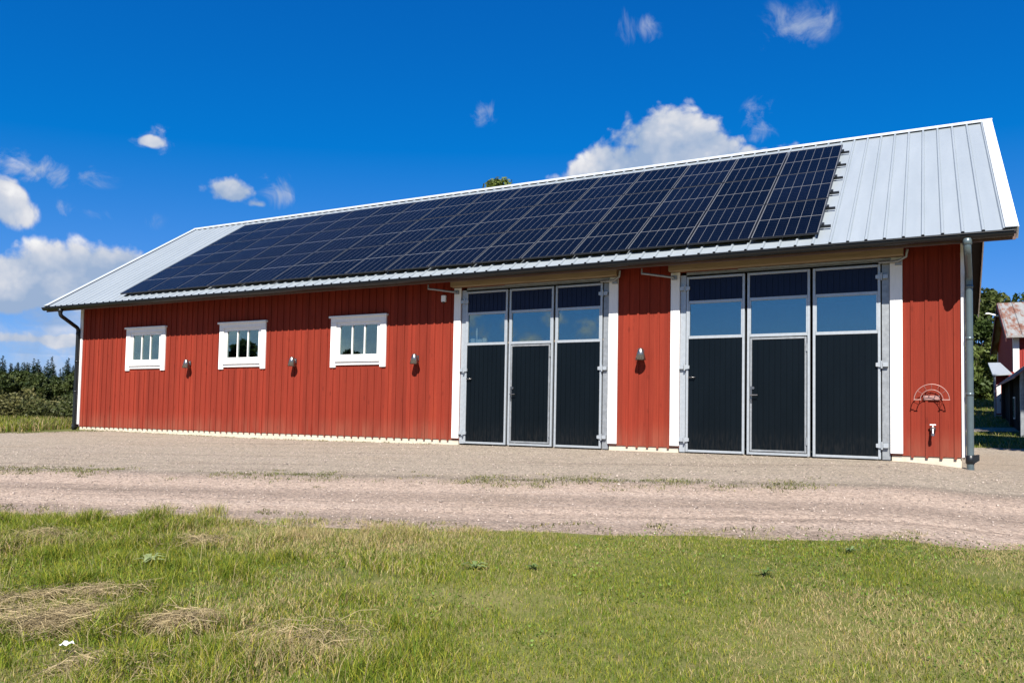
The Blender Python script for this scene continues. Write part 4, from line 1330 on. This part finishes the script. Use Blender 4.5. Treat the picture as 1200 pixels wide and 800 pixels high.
# grass beyond the yard on the right
n = 26000
x = g.uniform(-0.6, 9, n); y = g.uniform(10.8, 36, n)
k = ~((x > sx0 - 0.1) & (x < sx1) & (y > sy0) & (y < sy1)) & ~((x > bx0 - .1) & (y > by0)) & ~((y > 17.0 + .05 * x) & (y < 18.9 + .05 * x))
k &= (y > 11.2 + (vnoise(x, x * 0 + 5, 0.6, 3) - 0.5) * 1.5)
x, y = x[k], y[k]; n = len(x)
V, F, cc = blades(x, y, zf(x, y) - 0.01, g.uniform(0.06, 0.16, n), g.uniform(0.01, 0.02, n), g.uniform(0.2, 1, n), tone(np.full(n, 0.22), g, n), 55)
bg = np_mesh('back_grass', V, F, MAT['blade'], cc)
tag(bg, 'grass around the shed and old barn at the right', 'grass', None, 'stuff')

# broad-leaved weeds on the lawn, one rosette each
def rosette(x, y, n, L, seed, col, lab):
    g = np.random.default_rng(seed)
    V = []; F = []; cc = []
    for i in range(n):
        an = i * 2.4 + g.uniform(-.3, .3); l = L * g.uniform(0.45, 0.85); w = l * 0.17; up_ = g.uniform(0.3, 1.2)
        d = np.array([math.cos(an), math.sin(an), 0]); s = np.array([-d[1], d[0], 0])
        base = np.zeros(3); m1 = d * l * .45 + np.array([0, 0, l * .5 * up_]); tip = d * l + np.array([0, 0, l * .35 * up_])
        o = len(V)
        V += [base - s * .004, base + s * .004, m1 + s * w, m1 - s * w, tip + s * .004, tip - s * .004]
        F += [(o, o + 1, o + 2, o + 3), (o + 3, o + 2, o + 4, o + 5)]
        c = np.array(col) * g.uniform(0.9, 1.8); cc += [c, c]
    o = np_mesh('dock_plant', np.array(V), np.array(F), MAT['leaf'], np.array(cc))
    o.location = (x, y, float(zf(x, y) + rough(np.array(x), np.array(y))) + 0.012)
    return tag(o, lab, 'plant', 'broad-leaved weeds in the lawn')
rosette(-3.66, -9.24, 9, 0.14, 1, (0.13, 0.17, 0.06), 'largest broad-leaved weed in the middle of the lawn')
rosette(-3.24, -9.07, 7, 0.10, 2, (0.10, 0.14, 0.04), 'small dark broad-leaved weed just right of the largest one')
rosette(-6.2, -10.2, 12, 0.18, 3, (0.20, 0.24, 0.10), 'pale broad-leaved weed in the long grass above the hay')
rosette(-1.6, -8.5, 7, 0.11, 4, (0.09, 0.13, 0.035), 'dark weed rosette in the right half of the lawn')
rosette(-1.1, -7.45, 8, 0.10, 5, (0.13, 0.18, 0.07), 'broad-leaved weed close to the gravel edge of the lawn')
# scrap of paper
m_ = MB()
g = np.random.default_rng(3)
vs = [(i * 0.016 - 0.032, j * 0.016 - 0.024, 0.012 + float(g.uniform(0, 0.022))) for i in range(5) for j in range(4)]
fs = [(i * 4 + j, i * 4 + j + 1, i * 4 + j + 5, i * 4 + j + 4) for i in range(4) for j in range(3)]
m_.add(vs, fs)
sc_ = m_.build('paper_scrap', MAT['whiteplastic']); sc_.location = (-4.76, -11.8, float(zf(-4.76, -11.8) + rough(np.array(-4.76), np.array(-11.8))) + 0.045)
sc_.modifiers.new('thick', 'SOLIDIFY').thickness = 0.002
tag(sc_, 'crumpled white paper scrap lying in the grass', 'litter')

# ------------------------------------------------------------------ light and sky
SUN_EL, SUN_AZ = R(46.5), R(20)       # azimuth measured from -Y towards +X
sd = Vector((math.sin(SUN_AZ) * math.cos(SUN_EL), -math.cos(SUN_AZ) * math.cos(SUN_EL), math.sin(SUN_EL)))
sun = bpy.data.lights.new('sun', 'SUN'); sun.energy = 5.0; sun.angle = R(0.53); sun.color = (1.0, 0.955, 0.88)
so_ = bpy.data.objects.new('sun', sun); COL.objects.link(so_)
so_.rotation_euler = (-sd).to_track_quat('-Z', 'Y').to_euler(); so_.location = (10, -20, 30)

world = bpy.data.worlds.new('World'); scene.world = world; world.use_nodes = True
nt = world.node_tree
bgn = nt.nodes['Background']
sky = N(nt, 'ShaderNodeTexSky', sky_type='NISHITA')
sky.sun_disc = False; sky.sun_elevation = SUN_EL; sky.sun_rotation = math.pi - SUN_AZ
sky.air_density = 1.0; sky.dust_density = 0.0; sky.ozone_density = 3.0; sky.altitude = 100
# deep clean northern blue: steeper red, flatter blue response
ssep = N(nt, 'ShaderNodeSeparateColor'); link(nt, sky.outputs[0], ssep.inputs[0])
scmb = N(nt, 'ShaderNodeCombineColor')
link(nt, M(nt, 'MULTIPLY', M(nt, 'MAXIMUM', M(nt, 'SUBTRACT', ssep.outputs[0], 1.6), 0.03), 0.6), scmb.inputs[0])
link(nt, M(nt, 'MULTIPLY', M(nt, 'POWER', ssep.outputs[1], 0.95), 0.70), scmb.inputs[1])
link(nt, M(nt, 'MULTIPLY', M(nt, 'POWER', ssep.outputs[2], 0.70), 2.08), scmb.inputs[2])
d = N(nt, 'ShaderNodeTexCoord').outputs['Generated']
d = VM(nt, 'NORMALIZE', d)
warp = N(nt, 'ShaderNodeTexNoise'); warp.inputs['Scale'].default_value = 7; warp.inputs['Detail'].default_value = 3
link(nt, d, warp.inputs['Vector'])
n_hi = NOISE(nt, VM(nt, 'ADD', d, SCALEV(nt, warp.outputs['Color'], (0.05, 0.05, 0.05))), 11, 9, 0.60)
vb_ = N(nt, 'ShaderNodeTexVoronoi', feature='SMOOTH_F1'); vb_.inputs['Scale'].default_value = 17; vb_.inputs['Detail'].default_value = 3.0; vb_.inputs['Roughness'].default_value = 0.55
vb_.inputs['Smoothness'].default_value = 0.35
link(nt, VM(nt, 'ADD', d, SCALEV(nt, warp.outputs['Color'], (0.04, 0.04, 0.04))), vb_.inputs['Vector'])
bil = M(nt, 'SUBTRACT', 0.66, vb_.outputs['Distance'])
n_up = NOISE(nt, VM(nt, 'ADD', VM(nt, 'ADD', d, (0.006, -0.010, 0.022)), SCALEV(nt, warp.outputs['Color'], (0.05, 0.05, 0.05))), 11, 4, 0.55)
def cloud(az, el, a, b, strength, skew=0.0, flat=1.5):
    az, el, a, b = R(az), R(el), R(a), R(b)
    c = Vector((math.sin(az) * math.cos(el), math.cos(az) * math.cos(el), math.sin(el)))
    rt = Vector((math.cos(az), -math.sin(az), 0)); upv = rt.cross(c) * -1
    if upv.z < 0: upv = -upv
    u = M(nt, 'DIVIDE', VM(nt, 'DOT_PRODUCT', d, rt), a)
    v0 = M(nt, 'SUBTRACT', VM(nt, 'DOT_PRODUCT', d, upv), 0.0)
    v = M(nt, 'DIVIDE', v0, b)
    if skew:
        v = M(nt, 'ADD', v, M(nt, 'MULTIPLY', u, skew))
    vb = M(nt, 'MAXIMUM', v, M(nt, 'MULTIPLY', v, -flat))
    rr = M(nt, 'SQRT', M(nt, 'ADD', M(nt, 'MULTIPLY', u, u), M(nt, 'MULTIPLY', vb, vb)))
    front = M(nt, 'GREATER_THAN', VM(nt, 'DOT_PRODUCT', d, c), 0.3)
    m = M(nt, 'MULTIPLY', M(nt, 'MAXIMUM', M(nt, 'SUBTRACT', 1.25, rr), 0.0), front)
    return M(nt, 'MULTIPLY', m, strength), M(nt, 'MULTIPLY', v, M(nt, 'GREATER_THAN', m, 0.0))
thick = [  # az, el, half-width, half-height, strength
    (-17.6, 16.8, 6.6, 6.4, 1.25), (-14.6, 18.4, 4.2, 3.6, 1.1), (-12.2, 17.3, 4.6, 2.6, 1.0), (-22.4, 16.0, 3.6, 3.4, 1.05), (-17.6, 19.6, 5.6, 2.9, 1.1),
    (-61.0, 7.0, 8.0, 3.2, 1.25), (-55.0, 8.5, 6.0, 2.5, 1.2), (-50.0, 9.2, 4.0, 2.0, 1.1), (-63.0, 12.1, 3.2, 2.7, 1.05), (-66.0, 7.5, 6, 4, 1.1), (-60, 4.2, 8, 1.2, 0.74),
    (-48.4, 14.7, 2.9, 1.7, 0.95), (-46.6, 14.2, 2.4, 1.1, 0.90), (-53.7, 17.4, 1.7, 0.8, 0.72),
    (-127.0, 7.0, 27.0, 10.0, 1.3), (-112.0, 8.0, 16.0, 6.0, 0.9), (120.0, 9.0, 22.0, 6.0, 0.85),
]
wisp = [(-45.0, 15.0, 1.9, 1.5, 1.0), (-53.7, 17.4, 2.2, 1.0, 0.95), (-31.0, 21.6, 1.3, 1.1, 0.80), (-18.8, 26.9, 1.9, 1.5, 0.72),
        (-8.3, 26.0, 2.7, 1.7, 0.72), (-10.3, 20.4, 1.5, 1.7, 0.80), (-60.0, 14.6, 4.0, 1.1, 0.85), (-57.0, 12.4, 4.5, 0.9, 0.6), (-59.5, 4.6, 10, 2.8, 1.15), (170.0, 22.0, 14.0, 5.0, 0.66), (-75, 20, 8, 4, 0.6)]
def combine(lst, flat):
    mm = None; num = None; den = None
    for c in lst:
        m, v = cloud(*c, flat=flat)
        w4 = M(nt, 'POWER', m, 4.0)
        vw_ = M(nt, 'MULTIPLY', v, w4)
        mm = m if mm is None else M(nt, 'MAXIMUM', mm, m)
        num = vw_ if num is None else M(nt, 'ADD', num, vw_)
        den = w4 if den is None else M(nt, 'ADD', den, w4)
    return mm, M(nt, 'DIVIDE', num, M(nt, 'MAXIMUM', den, 1e-5))
mt, vt = combine(thick, 1.55)
mw, vw = combine(wisp, 1.1)
dt = SS(nt, M(nt, 'ADD', M(nt, 'ADD', mt, M(nt, 'MULTIPLY', bil, 0.55)), M(nt, 'MULTIPLY', M(nt, 'SUBTRACT', n_hi, 0.5), 1.5)), 0.26, 0.54)
dt = M(nt, 'MULTIPLY', dt, SS(nt, mt, 0.02, 0.3))
n_w = NOISE(nt, VM(nt, 'ADD', d, SCALEV(nt, warp.outputs['Color'], (0.10, 0.10, 0.05))), 16, 9, 0.62, 0.8)
dw = SS(nt, M(nt, 'ADD', mw, M(nt, 'MULTIPLY', M(nt, 'SUBTRACT', n_w, 0.5), 4.6)), 0.30, 1.6)
dw = M(nt, 'MULTIPLY', dw, SS(nt, mw, 0.02, 0.35))
dens = M(nt, 'MAXIMUM', dt, M(nt, 'MULTIPLY', dw, 0.72), clamp=True)
lit = M(nt, 'ADD', M(nt, 'ADD', 0.50, M(nt, 'MULTIPLY', M(nt, 'ADD', M(nt, 'MULTIPLY', bil, 0.30), M(nt, 'SUBTRACT', n_hi, n_up)), 2.2)), M(nt, 'MULTIPLY', vt, 0.45), clamp=True)
ccol = RAMP(nt, lit, [(0.0, (3.2, 4.3, 6.2)), (0.38, (4.9, 5.6, 6.9)), (0.7, (6.9, 7.1, 7.7)), (1.0, (8.9, 8.9, 9.0))])
skyc = MIX(nt, dens, scmb.outputs[0], ccol)
link(nt, skyc, bgn.inputs['Color'])
bgn.inputs['Strength'].default_value = 0.05

scene.render.engine = 'CYCLES'
scene.view_settings.view_transform = 'Standard'
scene.view_settings.look = 'None'
scene.view_settings.exposure = 1.05
scene.view_settings.gamma = 1.0
scene.view_settings.use_curve_mapping = False
cy = scene.cycles
cy.max_bounces = 8; cy.diffuse_bounces = 3; cy.glossy_bounces = 4; cy.transparent_max_bounces = 12; cy.transmission_bounces = 4
cy.use_denoising = True
cy.caustics_reflective = False; cy.caustics_refractive = False
